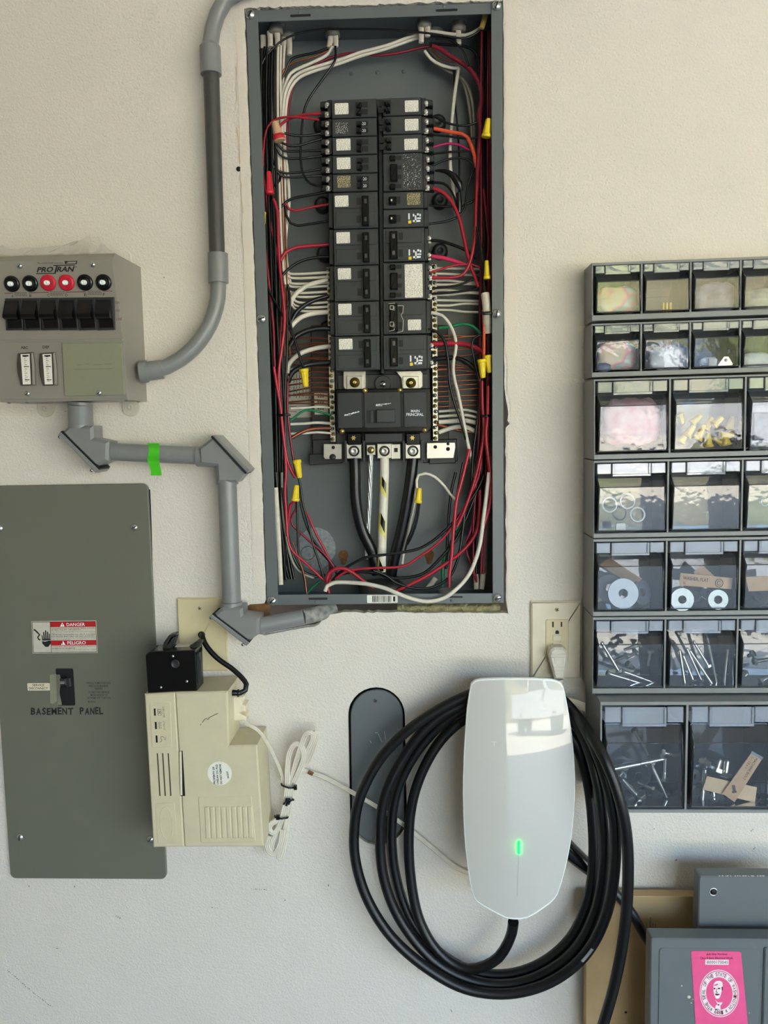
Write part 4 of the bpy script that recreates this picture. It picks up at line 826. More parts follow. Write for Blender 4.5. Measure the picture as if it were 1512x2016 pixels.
mb = MB(); xa, xb = P(345, 1280, .05).x, P(372, 1280, .05).x; mb.box(xa, xb, -.052, -.034, zt - .0002, zt + .0006); obj('label', mb, 'label_grey', lb)
for x, y in ((340.5, 1292), (368, 1341.5), (317, 1353.5)): obj('rivet', MB().lathe(P(x, y, .072), (0, -1, 0), [(.0020, 0), (.0016, .0008), (0, .0011)], 10), 'steel', lb)
obj('round_recess', MB().lathe(P(345, 1307, .072), (0, -1, 0), [(.0064, 0), (.0062, .0006), (.0054, .0007), (.005, .0003), (0, .0003)], 20), 'black_plastic', lb)

# ================================================================ CABLE CLAMPS, SHEATHS AND WIRES INSIDE THE OPEN PANEL
def clamp(x, y, w, label, r=13, up=True):
    p = P(x, y, w); t = thing('cable_clamp', p, label, 'cable clamp', 'cable clamps along the panel edges'); d = V((0, 0, 1 if up else -1))
    R = px_len(r, w)
    obj('collar', MB().lathe(p - d * R * .5, d, [(R * .8, 0), (R, R * .15), (R, R * .7), (R * .9, R * .75), (R * .9, R * 1.4), (R * .75, R * 1.4)], 18, True), 'wire_grey', t)
    obj('locknut', MB().lathe(p + d * R * .8, d, [(R * 1.25, 0), (R * 1.25, R * .3), (R, R * .3)], 8, False), 'galvanised', t)
for i, (x, y, w) in enumerate(((543, 60, -.040), (566, 69, -.070), (655, 67, -.062), (835, 50, -.040), (858, 58, -.072), (903, 56, -.050), (812, 66, -.086))):
    clamp(x, y, w, ('first', 'second', 'third', 'fourth, holding two white sheaths,', 'fifth, deeper in,', 'sixth, near the corner,', 'deepest shadowed')[i] + ' round grey cable clamp under the top edge of the panel')
def cableset(x0, y0, x1, y1, w, m, label, rp=5.5, cat='cable'):
    o = obj('cable_sheath', MB().tube([P(x0, y0, w), P((x0 + x1) / 2 + .5, (y0 + y1) / 2, w + .002), P(x1, y1, w + .004)], lambda t: px_len(rp * (1 - .12 * t), w), 10, flat=.6), m); return tag(o, label, cat, 'white cable sheaths entering the panel')
for x0, y0, x1, y1, w, m, l in ((531, 62, 532, 92, -.04, 'nm_sheath', 'left one of two stubby white cable sheaths below the first clamp'), (545, 62, 547, 90, -.038, 'nm_sheath', 'right one of two stubby white cable sheaths below the first clamp'), (518, 70, 517, 112, -.05, 'nm_sheath', 'dim white cable sheath at the far left corner of the panel'),
                          (559, 70, 556, 112, -.066, 'nm_sheath', 'left cable sheath below the second clamp, slit open'), (569, 72, 570, 108, -.066, 'nm_sheath', 'right cable sheath below the second clamp'), (652, 70, 647, 94, -.058, 'nm_sheath', 'split white cable sheath under the lone middle clamp, left half'), (660, 70, 661, 92, -.058, 'nm_sheath', 'split white cable sheath under the lone middle clamp, right half'),
                          (829, 52, 829, 84, -.036, 'nm_sheath', 'left white cable sheath under the fourth clamp'), (841, 52, 842, 72, -.036, 'nm_sheath', 'right white cable sheath under the fourth clamp'), (902, 60, 903, 88, -.046, 'nm_sheath', 'white cable sheath under the sixth clamp'), (955, 30, 948, 56, -.03, 'nm_yellow', 'yellowish cable sheath in the top right corner of the panel'),
                          (542, 960, 553, 1151, -.012, 'nm_sheath', 'long white cable sheath down the lower left edge of the panel'), (936, 1125, 938, 1160, -.05, 'nm_sheath', 'brownish cable sheath in the lower right corner, nearer the middle'), (951, 1128, 948, 1160, -.05, 'nm_sheath', 'brownish cable sheath in the lower right corner, nearer the edge'), (858, 1138, 842, 1158, -.06, 'nm_sheath', 'cut cable sheath with wire ends at the panel bottom')):
    cableset(x0, y0, x1, y1, w, m, l)
tag(obj('cable_sheath', MB().tube([P(955, 578, -.012), P(958, 605, -.010), P(961, 656, -.016)], px_len(8, 0), 14), 'nm_sheath'), 'thick beige cable sheath beside the middle right screw, strapped in black', 'cable')
tag(obj('cable_strap', MB().tube([P(945, 616, -.002), P(953, 617, .0), P(965, 616, .0), P(970, 616, -.003)], px_len(3, 0), 8, flat=.4), 'wire_black'), 'short black strap across the beige cable sheath', 'strap')
p = P(880, 1166, -.05); t = thing('conduit_bushing', p, 'grey bushing at the panel bottom with red and green wires in it', 'bushing')
obj('ring', MB().lathe(p + V((0, 0, -.012)), (0, 0, 1), [(.0142, 0), (.0142, .014), (.0128, .017), (.0105, .017), (.0105, .004)], 24, True, True, False), 'wire_grey', t); obj('flange', MB().lathe(p + V((0, 0, -.012)), (0, 0, 1), [(.0165, 0), (.0165, .004), (.0142, .004)], 12, False), 'galvanised', t)
tag(obj('conduit_hub', MB().lathe(P(752, 1146, -.055) + V((0, 0, -.02)), (0, 0, 1), [(.036, 0), (.036, .016), (.032, .02), (.028, .02)], 28), mat('hub', (58, 56, 54), .6)), 'dark round service conduit hub at the bottom of the panel', 'conduit')
# ---- service conductors
SV = 'service cables below the main breaker'
tag(obj('service_cable', MB().tube([P(698, 900, -.045), P(699, 930, -.043), P(701, 985, -.045), P(712, 1040, -.05), P(732, 1085, -.055), P(742, 1130, -.06)], px_len(11, -.04), 14), 'wire_black'), 'thick black service cable from the left lug curving to the bottom', 'cable', SV)
tag(obj('service_cable', MB().tube([P(813, 903, -.045), P(810, 930, -.043), P(802, 985, -.045), P(789, 1050, -.05), P(776, 1100, -.055), P(770, 1135, -.06)], px_len(11, -.04), 14), 'wire_black'), 'thick black service cable from the right lug curving to the bottom', 'cable', SV)
t = thing('service_cable', P(752, 1122, -.05), 'service cable wrapped in white, yellow and black tape below the centre lug', 'cable', SV)
mb = MB(); q = smooth_pts([P(757, 902, -.046), P(757, 930, -.042), P(755.5, 985, -.042), P(753, 1050, -.046), P(751, 1124, -.055)], .003); R = px_len(8.6, -.04)
mb.tube(q, R, 16, smooth_in=False); obj('white_wrap', mb, 'tape_white', t)
for k in range(3):
    i0 = 10 + k * 17
    for mm, off, wd_ in (('tape_yellow', 0, 7.2), ('gloss_black', 1.2, 4.6)):
        mb = MB(); vs = []
        for a in range(9):
            th = lerp(-1.9, .75, a / 8) if mm == 'tape_yellow' else lerp(-.5, .5, a / 8)
            for e in (0, 1):
                f = i0 + off + (a - 4) * (.75 if mm == 'tape_yellow' else .5) + e * wd_; f = max(0, min(len(q) - 1.01, f)); i = int(f); c = q[i].lerp(q[i + 1], f - i)
                vs.append(c + V((math.sin(th), -math.cos(th), 0)) * (R * (1.03 if mm == 'tape_yellow' else 1.05)))
        mb.add(vs, [(2 * a, 2 * a + 1, 2 * a + 3, 2 * a + 2) for a in range(8)], True); obj('yellow_band' if mm == 'tape_yellow' else 'black_patch', mb, mm, t)
t = thing('ground_cable', P(724, 1100, -.06), 'bare stranded aluminium ground cable below the slotted brass lug', 'cable', SV)
for k in range(5):
    mb = MB(); pts = []
    for s in range(40):
        f = s / 39; x = lerp(730.5, 728, min(1, f * 2)) + (lerp(0, -6, max(0, f * 2 - 1))); y = lerp(894, 1100, f); th = f * 9 + k * 2 * math.pi / 5
        c = P(x, y, -.048 - .008 * f); pts.append(c + V((math.cos(th), math.sin(th), 0)) * .0024)
    mb.tube(pts, .0019, 6, smooth_in=False); obj('strand', mb, 'aluminium', t)

WG = 'wires in the open breaker panel'
def wire(m, hw, d0, d1, pts, label, cat='wire', nm='wire', grp=WG):
    n = len(pts); q = [P(p[0], p[1], lerp(d0, d1, i / max(1, n - 1)) if len(p) == 2 else p[2]) for i, p in enumerate(pts)]
    return tag(obj(nm, MB().tube(q, px_len(hw, (d0 + d1) / 2), 8 if hw > 2.6 else 6), m), label, cat, grp)
K, R_, Wt, CU, G_, DR = 'wire_black', 'wire_red', 'wire_white', 'copper', 'wire_green', 'wire_crimson'
T, MD, TH = 2.3, 3.0, 4.6
LW = [
 (K, 1.8, -.03, -.03, [(512, 140), (519, 118), (535, 98), (557, 79), (590, 65), (635, 58), (700, 57), (770, 59), (840, 65), (889, 73), (918, 75), (937, 66), (951, 54)], 'long thin black wire arching under the whole top edge'),
 (Wt, 3.1, -.045, -.05, [(953, 49), (938, 60), (916, 69), (880, 66), (850, 62), (823, 69), (795, 77), (760, 90), (711, 103), (665, 119), (610, 135), (584, 147), (570, 163), (561, 185), (557, 220), (554, 280), (551, 360), (549, 430), (546, 500)], 'upper white wire of the pair sweeping from the top right corner'),
 (Wt, 3.1, -.05, -.055, [(823, 74), (795, 84), (760, 96), (711, 110), (665, 126), (612, 142), (588, 154), (574, 170), (566, 192), (562, 225), (560, 280), (567, 350), (569, 400), (563, 460), (557, 520)], 'lower white wire of the pair sweeping from the top right'),
 (Wt, 3.1, -.052, -.05, [(654, 91), (645, 107), (622, 120), (590, 134), (573, 144), (562, 166), (555, 195), (553, 235), (549, 300), (546, 380), (543, 470)], 'white wire bending left out of the middle clamp'),
 (CU, 1.6, -.05, -.05, [(647, 100), (620, 111), (591, 119), (567, 129), (556, 145), (551, 176), (548, 222), (553, 300), (554, 380)], 'bare copper wire beside the white wire from the middle clamp'),
 (K, T, -.05, -.05, [(645, 95), (620, 104), (591, 110), (572, 118), (562, 140), (545, 180), (536, 240)], 'black wire leaving the middle clamp to the left'),
 (DR, 2.4, -.062, -.055, [(942, 160), (932, 142), (912, 126), (884, 110), (856, 93), (833, 93), (786, 104), (740, 109), (700, 105), (672, 108), (640, 118), (610, 134), (587, 156), (576, 172), (571, 195), (567, 225), (565, 280), (560, 350)], 'dark red wire crossing the panel below the white pair'),
 (K, T, -.045, -.04, [(660, 91), (661, 112), (655, 128), (630, 163), (608, 195), (598, 222), (593, 269), (592, 315), (598, 345), (612, 362), (636, 367)], 'black wire dropping from the middle clamp to the fifth left breaker'),
 (R_, 2.7, -.035, -.045, [(632, 223), (595, 227), (562, 238), (541, 262), (530, 290), (523, 330), (519, 380), (519, 420)], 'red wire from the top left breaker, upper one'),
 (R_, 2.1, -.025, -.035, [(628, 236), (590, 231), (560, 231), (541, 236), (527, 250), (520, 280), (518, 330), (523, 380), (531, 434), (543, 486), (552, 545), (557, 582), (553, 647), (549, 721)], 'thin red wire looping from the top left breaker down the bundle'),
 (K, T, -.035, -.045, [(560, 262), (580, 267), (605, 267), (632, 263)], 'black wire to the second left breaker, upper'),
 (K, T, -.035, -.045, [(551, 279), (570, 287), (590, 286), (610, 280), (634, 273)], 'black wire to the second left breaker, lower'),
 (K, T, -.035, -.05, [(546, 284), (556, 295), (572, 298), (634, 296)], 'black wire to the third left breaker, upper'),
 (K, T, -.035, -.05, [(543, 289), (551, 304), (562, 311), (595, 312), (634, 307)], 'black wire to the third left breaker, lower'),
 (K, T, -.035, -.05, [(533, 296), (538, 318), (549, 337), (563, 341), (600, 338), (634, 333)], 'black wire to the fourth left breaker, upper'),
 (K, T, -.035, -.05, [(541, 330), (553, 346), (575, 349), (610, 347), (634, 346)], 'black wire to the fourth left breaker, lower'),
 (K, T, -.035, -.045, [(531, 368), (542, 365), (550, 356), (552, 346)], 'short black hook of wire above the red wire connector'),
 (K, 2.5, -.045, -.05, [(546, 416), (558, 403), (575, 391), (610, 384), (645, 377)], 'black wire to the sixth left breaker, upper'),
 (R_, 2.4, -.045, -.05, [(562, 400), (569, 411), (582, 415), (613, 408), (654, 401)], 'red wire to the sixth left breaker'),
 (K, 2.6, -.045, -.05, [(562, 405), (564, 425), (572, 439), (585, 444), (610, 441), (655, 434)], 'black wire to the sixth left breaker, lower'),
 (R_, 3.5, -.04, -.05, [(552, 514), (562, 497), (585, 487), (615, 484), (652, 481)], 'thick red wire to the seventh left breaker'),
 (K, 2.8, -.042, -.05, [(552, 550), (563, 534), (590, 515), (622, 507), (656, 505)], 'black wire to the seventh left breaker'),
 (Wt, TH, -.035, -.05, [(570, 602), (574, 591), (584, 577), (604, 563), (625, 556), (646, 551)], 'thick white wire to the left bar, top one of three'),
 (K, 4.2, -.038, -.05, [(571, 640), (584, 614), (608, 596), (628, 588), (647, 583)], 'thick black wire crossing the white ones to the eighth left breaker'),
 (Wt, TH, -.035, -.05, [(570, 646), (589, 627), (613, 618), (648, 614)], 'thick white wire to the left bar, middle one of three'),
 (K, 5.0, -.04, -.05, [(570, 682), (581, 664), (602, 652), (626, 647), (650, 647)], 'thick black wire to the ninth left breaker'),
 (Wt, TH, -.035, -.05, [(565, 735), (567, 722), (575, 709), (591, 696), (620, 686), (656, 681)], 'thick white wire to the left bar, lowest of three'),
 (K, 5.0, -.036, -.05, [(567, 752), (574, 735), (590, 724), (612, 717), (660, 713)], 'thick black wire to the lowest left breaker'),
 (K, 2.6, -.028, -.025, [(566, 560), (571, 590), (570, 625), (576, 655), (590, 700), (599, 730)], 'black wire descending to the yellow connector on the left'),
 (K, 2.4, -.024, -.02, [(524, 560), (536, 585), (552, 612), (566, 640), (580, 670), (593, 712), (600, 728)], 'black wire slanting across the left bundle to the yellow connector'),
 (K, 2.2, -.022, -.02, [(563, 610), (566, 650), (565, 700), (562, 760), (561, 820), (563, 880)], 'thin black wire hanging straight down the left bundle'),
 (R_, 3.0, -.016, -.018, [(538, 392), (546, 415), (548, 471), (551, 527), (558, 591), (560, 638), (555, 684), (549, 730), (550, 775), (554, 816), (560, 875), (563, 931), (561, 965), (563, 1004), (566, 1056)], 'bright red wire down the front of the left bundle'),
 (R_, 3.2, -.014, -.02, [(539, 722), (545, 760), (552, 800), (557, 850), (564, 900), (575, 930), (582, 940)], 'red wire crossing the black tie of the left bundle'),
 (DR, 3.0, -.03, -.03, [(520, 420), (521, 480), (530, 560), (538, 640), (540, 700), (541, 722)], 'dark red wire along the left edge'),
 (DR, 2.6, -.035, -.035, [(567, 740), (566, 800), (570, 850), (577, 900), (583, 938)], 'dark red wire right of the left bundle tie'),
 (R_, 2.8, -.02, -.03, [(580, 986), (572, 994), (568, 1023), (566, 1056), (576, 1085), (608, 1114), (643, 1148)], 'red wire looping from the lower left yellow connector'),
 (DR, 2.4, -.03, -.03, [(583, 985), (583, 1002), (577, 1012), (572, 1022), (576, 1034), (586, 1044), (617, 1072), (640, 1092), (660, 1120)], 'dark red wire curling below the lower left yellow connector'),
 (R_, 2.4, -.05, -.05, [(601, 1005), (609, 1020), (621, 1048), (639, 1082), (648, 1102), (650, 1140)], 'red wire slanting over the galvanised disc'),
 (K, 2.3, -.03, -.03, [(586, 934), (591, 955), (596, 990), (607, 1030), (616, 1070), (628, 1106), (640, 1146)], 'black wire slanting from the left yellow connector over the disc'),
 (K, 2.3, -.028, -.03, [(585, 984), (586, 1041), (589, 1095), (598, 1132), (603, 1160)], 'black wire dropping straight from the lower left connector'),
 (K, 2.3, -.04, -.04, [(590, 960), (593, 998), (610, 1050), (636, 1088), (656, 1112), (664, 1136)], 'black wire behind the others over the galvanised disc'),
 (K, 3.0, -.045, -.045, [(612, 1066), (634, 1088), (650, 1106), (664, 1122)], 'black wire end crossing the disc edge'),
 (K, 3.2, -.02, -.04, [(556, 960), (561, 1010), (568, 1060), (578, 1097), (596, 1124), (622, 1135), (640, 1132)], 'black wire curving round the lower left corner'),
 (K, 2.8, -.015, -.03, [(543, 930), (549, 1000), (556, 1060), (560, 1110), (562, 1142)], 'black wire beside the long white sheath'),
 ('wire_grey', 2.8, -.02, -.035, [(555, 930), (557, 1010), (566, 1070), (577, 1108), (594, 1128), (618, 1138)], 'grey wire curving round the lower left corner'),
 (CU, 1.7, -.03, -.02, [(576, 1067), (588, 1100), (599, 1134), (604, 1172)], 'bare copper wire reaching the bottom edge at the left'),
 (G_, 2.6, -.05, -.03, [(630, 1144), (616, 1156), (603, 1170)], 'green wire end at the bottom left'),
 (K, 2.8, -.03, -.03, [(654, 1144), (668, 1128), (690, 1112), (722, 1097), (760, 1092), (800, 1086), (830, 1078), (862, 1057), (897, 1023), (925, 986), (942, 960), (953, 935)], 'black wire sweeping along the bottom up to the right'),
 (R_, 2.6, -.025, -.03, [(660, 1140), (680, 1126), (710, 1120), (745, 1118), (792, 1115), (823, 1098), (868, 1064), (905, 1015), (932, 962), (944, 930), (950, 880)], 'red wire sweeping along the bottom, upper one'),
 (R_, 3.6, -.02, -.03, [(648, 1168), (643, 1148), (648, 1128), (660, 1120), (676, 1119), (694, 1127), (721, 1148), (745, 1163), (770, 1167), (803, 1153), (840, 1134), (880, 1108), (910, 1085), (936, 1052), (944, 1010), (945, 965)], 'bright red wire arching along the bottom, largest loop'),
 (R_, 3.0, -.04, -.04, [(645, 1165), (650, 1135), (656, 1115)], 'short red wire rising behind the large red loop'),
 (K, 3.0, -.03, -.035, [(670, 1130), (700, 1126), (740, 1128), (768, 1137), (800, 1137), (835, 1128), (866, 1100), (897, 1063), (917, 1022), (932, 985), (948, 948)], 'black wire sweeping along the bottom, middle one'),
 (K, 2.7, -.022, -.035, [(735, 1123), (760, 1133), (780, 1147), (815, 1158), (852, 1156), (884, 1137), (902, 1098), (911, 1045), (916, 1000), (927, 960), (931, 900), (937, 850), (944, 800)], 'black wire looping up from the bottom to the right edge'),
 (Wt, 4.0, -.006, -.012, [(640, 1164), (644, 1153), (658, 1147), (690, 1147, -.004), (724, 1150, .002), (758, 1158, .0065), (777, 1166, .008), (812, 1179, .008), (842, 1184, .008), (872, 1178, .008), (898, 1160, .0065),  (924, 1130), (943, 1080), (952, 1020), (960, 955), (963, 930)], 'thick white wire looping over the bottom lip of the panel'),
 (R_, 3.4, -.03, -.02, [(924, 884), (918, 910), (908, 950), (899, 985), (893, 1040), (889, 1095), (885, 1130), (884, 1156)], 'red wire running down into the bottom right bushing'),
 (G_, 3.4, -.045, -.04, [(912, 1028), (903, 1044), (893, 1058), (882, 1085), (873, 1108), (871, 1154)], 'green wire running down into the bottom right bushing'),
 (K, 2.8, -.04, -.04, [(897, 930), (888, 970), (883, 1020), (880, 1080), (878, 1120)], 'black wire behind the red one at lower right'),
 (K, 2.6, -.03, -.03, [(912, 910), (904, 950), (897, 1000), (892, 1060), (884, 1110)], 'black wire between the red ones at lower right'),
 (R_, 3.0, -.025, -.025, [(953, 860), (947, 895), (936, 940), (925, 975), (912, 1010), (900, 1036)], 'red wire slanting through the lower right bundle'),
 (R_, 3.6, -.012, -.012, [(961, 760), (960, 815), (957, 860), (962, 905), (967, 950), (965, 990), (956, 1024), (946, 1050)], 'red wire along the right lip'),
 (R_, 3.0, -.016, -.02, [(949, 750), (950, 800), (953, 845), (948, 885), (940, 925)], 'red wire falling from the right yellow connectors'),
 (DR, 2.6, -.045, -.04, [(938, 1000), (932, 1040), (918, 1080), (928, 1112), (938, 1145), (936, 1130)], 'dark red wire in the lower right corner'),
 ('wire_magenta', 2.2, -.04, -.04, [(934, 985), (932, 1010), (928, 1040), (918, 1065)], 'purple wire in the lower right bundle'),
 (Wt, 2.8, -.035, -.04, [(822, 975), (820, 946), (824, 935), (838, 932), (856, 939), (874, 956), (886, 972), (898, 985)], 'white wire arching from the lone lower yellow connector'),
 (K, 2.2, -.035, -.045, [(823, 988), (820, 1010), (812, 1040), (803, 1062), (797, 1085)], 'pair of black wires under the lone lower connector, left one'),
 (K, 2.2, -.035, -.045, [(826, 988), (822, 1020), (813, 1050), (802, 1072)], 'pair of black wires under the lone lower connector, right one'),
 (Wt, 2.6, -.05, -.055, [(817, 962), (816, 990), (806, 1040), (797, 1075), (792, 1110)], 'white wire beside the right service cable'),
 # right-hand side
 (DR, 4.2, -.045, -.03, [(851, 91), (868, 97), (884, 109), (906, 122), (926, 138), (940, 157), (947, 178), (948, 200), (943, 225), (946, 255), (943, 300), (940, 340), (939, 370)], 'dark red wire bundle curving down the right side from the top'),
 (R_, 3.0, -.028, -.03, [(939, 360), (937, 410), (936, 447), (933, 482), (925, 517), (913, 539), (895, 546), (862, 547), (846, 546)], 'red wire bending into the eighth right breaker'),
 (R_, 3.4, -.035, -.03, [(853, 371), (872, 379), (890, 399), (904, 429), (912, 462), (920, 499), (927, 525), (935, 545), (942, 565)], 'red wire slanting from the fourth right breaker down the side'),
 ('wire_pink', 3.8, -.04, -.035, [(846, 504), (873, 508), (900, 516), (918, 523)], 'thick pink wire from the seventh right breaker'),
 (R_, 2.2, -.032, -.03, [(846, 536), (862, 532), (884, 525), (905, 521), (930, 521), (944, 526)], 'thin red wire from the eighth right breaker'),
 ('wire_orange', 3.4, -.042, -.035, [(854, 253), (888, 260), (910, 264), (921, 271), (927, 285), (934, 306), (938, 330)], 'orange wire from the second right breaker'),
 ('wire_magenta', 2.4, -.045, -.04, [(853, 290), (878, 283), (903, 285), (920, 294), (930, 298)], 'magenta wire from the third right breaker'),
 (K, 2.0, -.042, -.04, [(851, 228), (863, 233), (877, 241), (903, 247), (925, 246), (940, 240)], 'black wire from the top right breaker'),
 (K, 2.0, -.045, -.04, [(853, 265), (888, 269), (920, 273), (940, 270)], 'black wire below the orange one on the right'),
 (K, 2.0, -.045, -.04, [(853, 303), (888, 299), (930, 297)], 'black wire below the magenta one on the right'),
 (K, 2.2, -.042, -.035, [(853, 325), (880, 314), (907, 311), (925, 317), (934, 325), (930, 340), (922, 360), (918, 388), (915, 410), (903, 426), (877, 436), (844, 441)], 'black wire looping from the fourth to the sixth right breaker'),
 (K, 2.2, -.042, -.035, [(853, 359), (873, 361), (886, 372), (895, 390), (901, 410)], 'black wire from the foot of the fourth right breaker'),
 (K, 2.2, -.045, -.04, [(844, 404), (888, 407), (916, 403), (934, 394), (940, 380)], 'black wire from the fifth right breaker'),
 (K, 3.0, -.045, -.035, [(846, 473), (868, 475), (885, 480), (907, 488), (925, 498), (938, 508)], 'glossy black wire from the seventh right breaker'),
 (K, 2.2, -.04, -.035, [(846, 568), (870, 566), (895, 563), (918, 556), (934, 547), (944, 538)], 'black wire from the eighth right breaker, upper'),
 (K, 2.2, -.04, -.035, [(846, 579), (888, 576), (925, 571), (944, 566)], 'black wire from the eighth right breaker, lower'),
 (Wt, 3.4, -.06, -.05, [(903, 134), (898, 165), (892, 213), (888, 259), (886, 296), (887, 333), (892, 370), (898, 425)], 'tall white wire hanging straight inside the right side'),
 (K, 1.9, -.062, -.055, [(894, 130), (894, 176), (897, 213), (901, 259), (904, 310), (904, 360), (903, 420)], 'thin black wire beside the tall white one'),
 ('wire_grey', 3.0, -.07, -.06, [(836, 98), (851, 119), (884, 141), (912, 157), (926, 185), (932, 222), (934, 278), (934, 330)], 'outer grey wire curving from the top right clamps'),
 ('wire_grey', 2.6, -.074, -.064, [(842, 96), (862, 118), (890, 140), (908, 156), (919, 185), (926, 230), (930, 280)], 'inner grey wire curving from the top right clamps'),
 (Wt, 3.0, -.055, -.06, [(836, 100), (848, 116), (868, 128), (892, 134), (903, 134)], 'white wire end near the top right clamps'),
 (K, 2.2, -.035, -.03, [(858, 76), (880, 76), (902, 89), (916, 110), (922, 130)], 'black wire hooking over the red bundle at the top right'),
 (K, 2.6, -.05, -.04, [(846, 86), (880, 88), (915, 91), (936, 103), (944, 125), (947, 160)], 'black wire running right below the top right clamps'),
 (CU, 1.6, -.05, -.05, [(846, 90), (866, 112), (890, 122), (905, 121)], 'bare copper wire under the top right clamps'),
 (Wt, 3.2, -.034, -.03, [(849, 616), (870, 621), (886, 640), (896, 664), (898, 684), (894, 706), (892, 725), (895, 748), (902, 775), (909, 810), (916, 847), (924, 886), (932, 920, -.05), (938, 960, -.06)], 'long white wire curving down from the right bar past the main breaker'),
 (K, 2.7, -.03, -.03, [(843, 648), (860, 653), (875, 671), (880, 693), (883, 722), (885, 755), (894, 792), (907, 829), (918, 866)], 'long black wire running beside the long white one'),
 (G_, 3.0, -.036, -.03, [(864, 646), (888, 643), (912, 638), (932, 643), (946, 657)], 'green wire on the right of the breakers'),
 (R_, 5.0, -.036, -.03, [(848, 678), (888, 676), (918, 678), (942, 687), (952, 694)], 'thick red wire from the lowest right breaker'),
 (K, 4.6, -.036, -.03, [(850, 708), (888, 704), (910, 709), (928, 720), (940, 733)], 'thick black wire from the lowest right breaker'),
 ('wire_orange', 2.8, -.014, -.012, [(951, 610), (953, 640), (953, 675), (953, 706)], 'orange wire falling to the right yellow connectors'),
 (K, 2.0, -.02, -.02, [(943, 750), (933, 705), (929, 684), (932, 667), (944, 660), (956, 663), (962, 672)], 'black wire loop above the right yellow connectors'),
 (K, 2.2, -.018, -.018, [(938, 446), (946, 480), (950, 520), (953, 560), (956, 580)], 'black wire running down to the beige sheath'),
 (DR, 2.2, -.03, -.03, [(952, 372), (958, 430), (962, 480), (958, 520)], 'dark red wire in the right bundle above the yellow connector'),
]
for m, hw, d0, d1, pts, l in LW: wire(m, hw, d0, d1, pts, l)
# fat taped wire end
tag(obj('taped_wire', MB().tube([P(857, 336, -.042), P(876, 337, -.036), P(892, 346, -.033), (P(903, 362, -.032)), P(908, 377, -.034)], lambda t: px_len(2 + 7 * t if t < .8 else 9 - 8 * (t - .8) * 4, -.03), 8), 'wire_black'), 'black wire with a fat taped end beside the fourth right breaker', 'wire', WG)
tag(obj('taped_wire', MB().tube([P(903, 380, -.034), P(904, 398, -.034), P(904, 418, -.036)], px_len(5, -.03), 8), 'wire_black'), 'short black taped wire end hanging right of the fifth right breaker', 'wire', WG)
# bar wires: alike, several to each bar
for i, (y0, y1, xs_) in enumerate(((533, 536, 559), (541, 545, 560), (552, 556, 561), (558, 563, 560), (570, 574, 562), (577, 583, 566), (589, 595, 574), (597, 604, 572), (604, 612, 572))):
    wire(Wt, 2.5, -.05, -.05, [(xs_ - 2, y0 - 12), (xs_ + 8, y0 + 4), (xs_ + 32, (y0 + y1) / 2 + 5), (648, y1)], ORD[i] + ' thin white neutral wire from the top at the left silver bar', grp='white wires to the left bar')
for i, (y, yl) in enumerate(((528, 529), (539, 541), (552, 556), (560, 559), (571, 575), (580, 577), (591, 592), (601, 598), (610, 614))):
    wire(Wt, 2.4, -.05, -.05, [(856, y), (884, y + .5), (915, yl), (944, yl + 1)], ORD[i] + ' thin white neutral wire from the top at the right silver bar', grp='white wires to the right bar')
r = random.Random(14)
for i, (y, yl) in enumerate(((668, 664), (676, 680), (680, 690), (694, 697), (706, 709), (709, 703), (723, 716), (733, 728), (745, 747), (754, 757), (764, 770), (773, 778), (780, 776), (790, 790), (795, 793))):
    wire(CU, 1.6, -.052, -.055, [(650, y), (620, y - 1 + r.uniform(-2, 1)), (590, (y + yl) / 2), (566, yl + 2)], ORD[i] + ' bare copper ground wire from the top at the left silver bar', grp='copper wires to the left bar')
for i, (y, yl) in enumerate(((662, 663), (668, 660), (691, 686), (706, 696), (720, 721), (727, 720), (729, 733), (741, 736), (752, 748), (761, 756), (771, 764), (781, 778), (791, 788), (801, 797))):
    wire(CU, 1.6, -.052, -.055, [(856, y), (884, y - 1), (915, (y + yl) / 2 - 1), (946, yl)], ORD[i] + ' bare copper ground wire from the top at the right silver bar', grp='copper wires to the right bar')
for y, hw, m, l in ((803, 2.2, Wt, 'thin white wire to the left bar above the green one'), (818, 2.6, G_, 'green wire bowing up into the left bar'), (834, 2.7, Wt, 'white wire into the left bar below the green one'), (853, 2.5, Wt, 'lowest white wire into the left bar')):
    wire(m, hw, -.05, -.045, [(653, y), (625, y - (8 if m == G_ else 2)), (600, y - (10 if m == G_ else 0)), (572, y + (10 if m == G_ else 1))], l)
wire(CU, 3.4, -.048, -.04, [(652, 843), (620, 844), (596, 850), (575, 862)], 'thick stranded copper wire into the left bar')
for y, hw, l in ((810, 2.6, 'upper thin white wire right of the main breaker'), (820, 2.8, 'second thin white wire right of the main breaker'), (831, 4.4, 'thick white wire right of the main breaker'), (851, 4.4, 'lowest thick bent white wire right of the main breaker')):
    wire(Wt, hw, -.05, -.045, [(864, y), (892, y - (9 if y == 851 else 2)), (918, y - (10 if y == 851 else 3)), (940, y + 2)], l)
wire(CU, 3.0, -.05, -.05, [(860, 836), (884, 842), (905, 848), (930, 851)], 'stranded copper wire behind the thick white wires on the right')
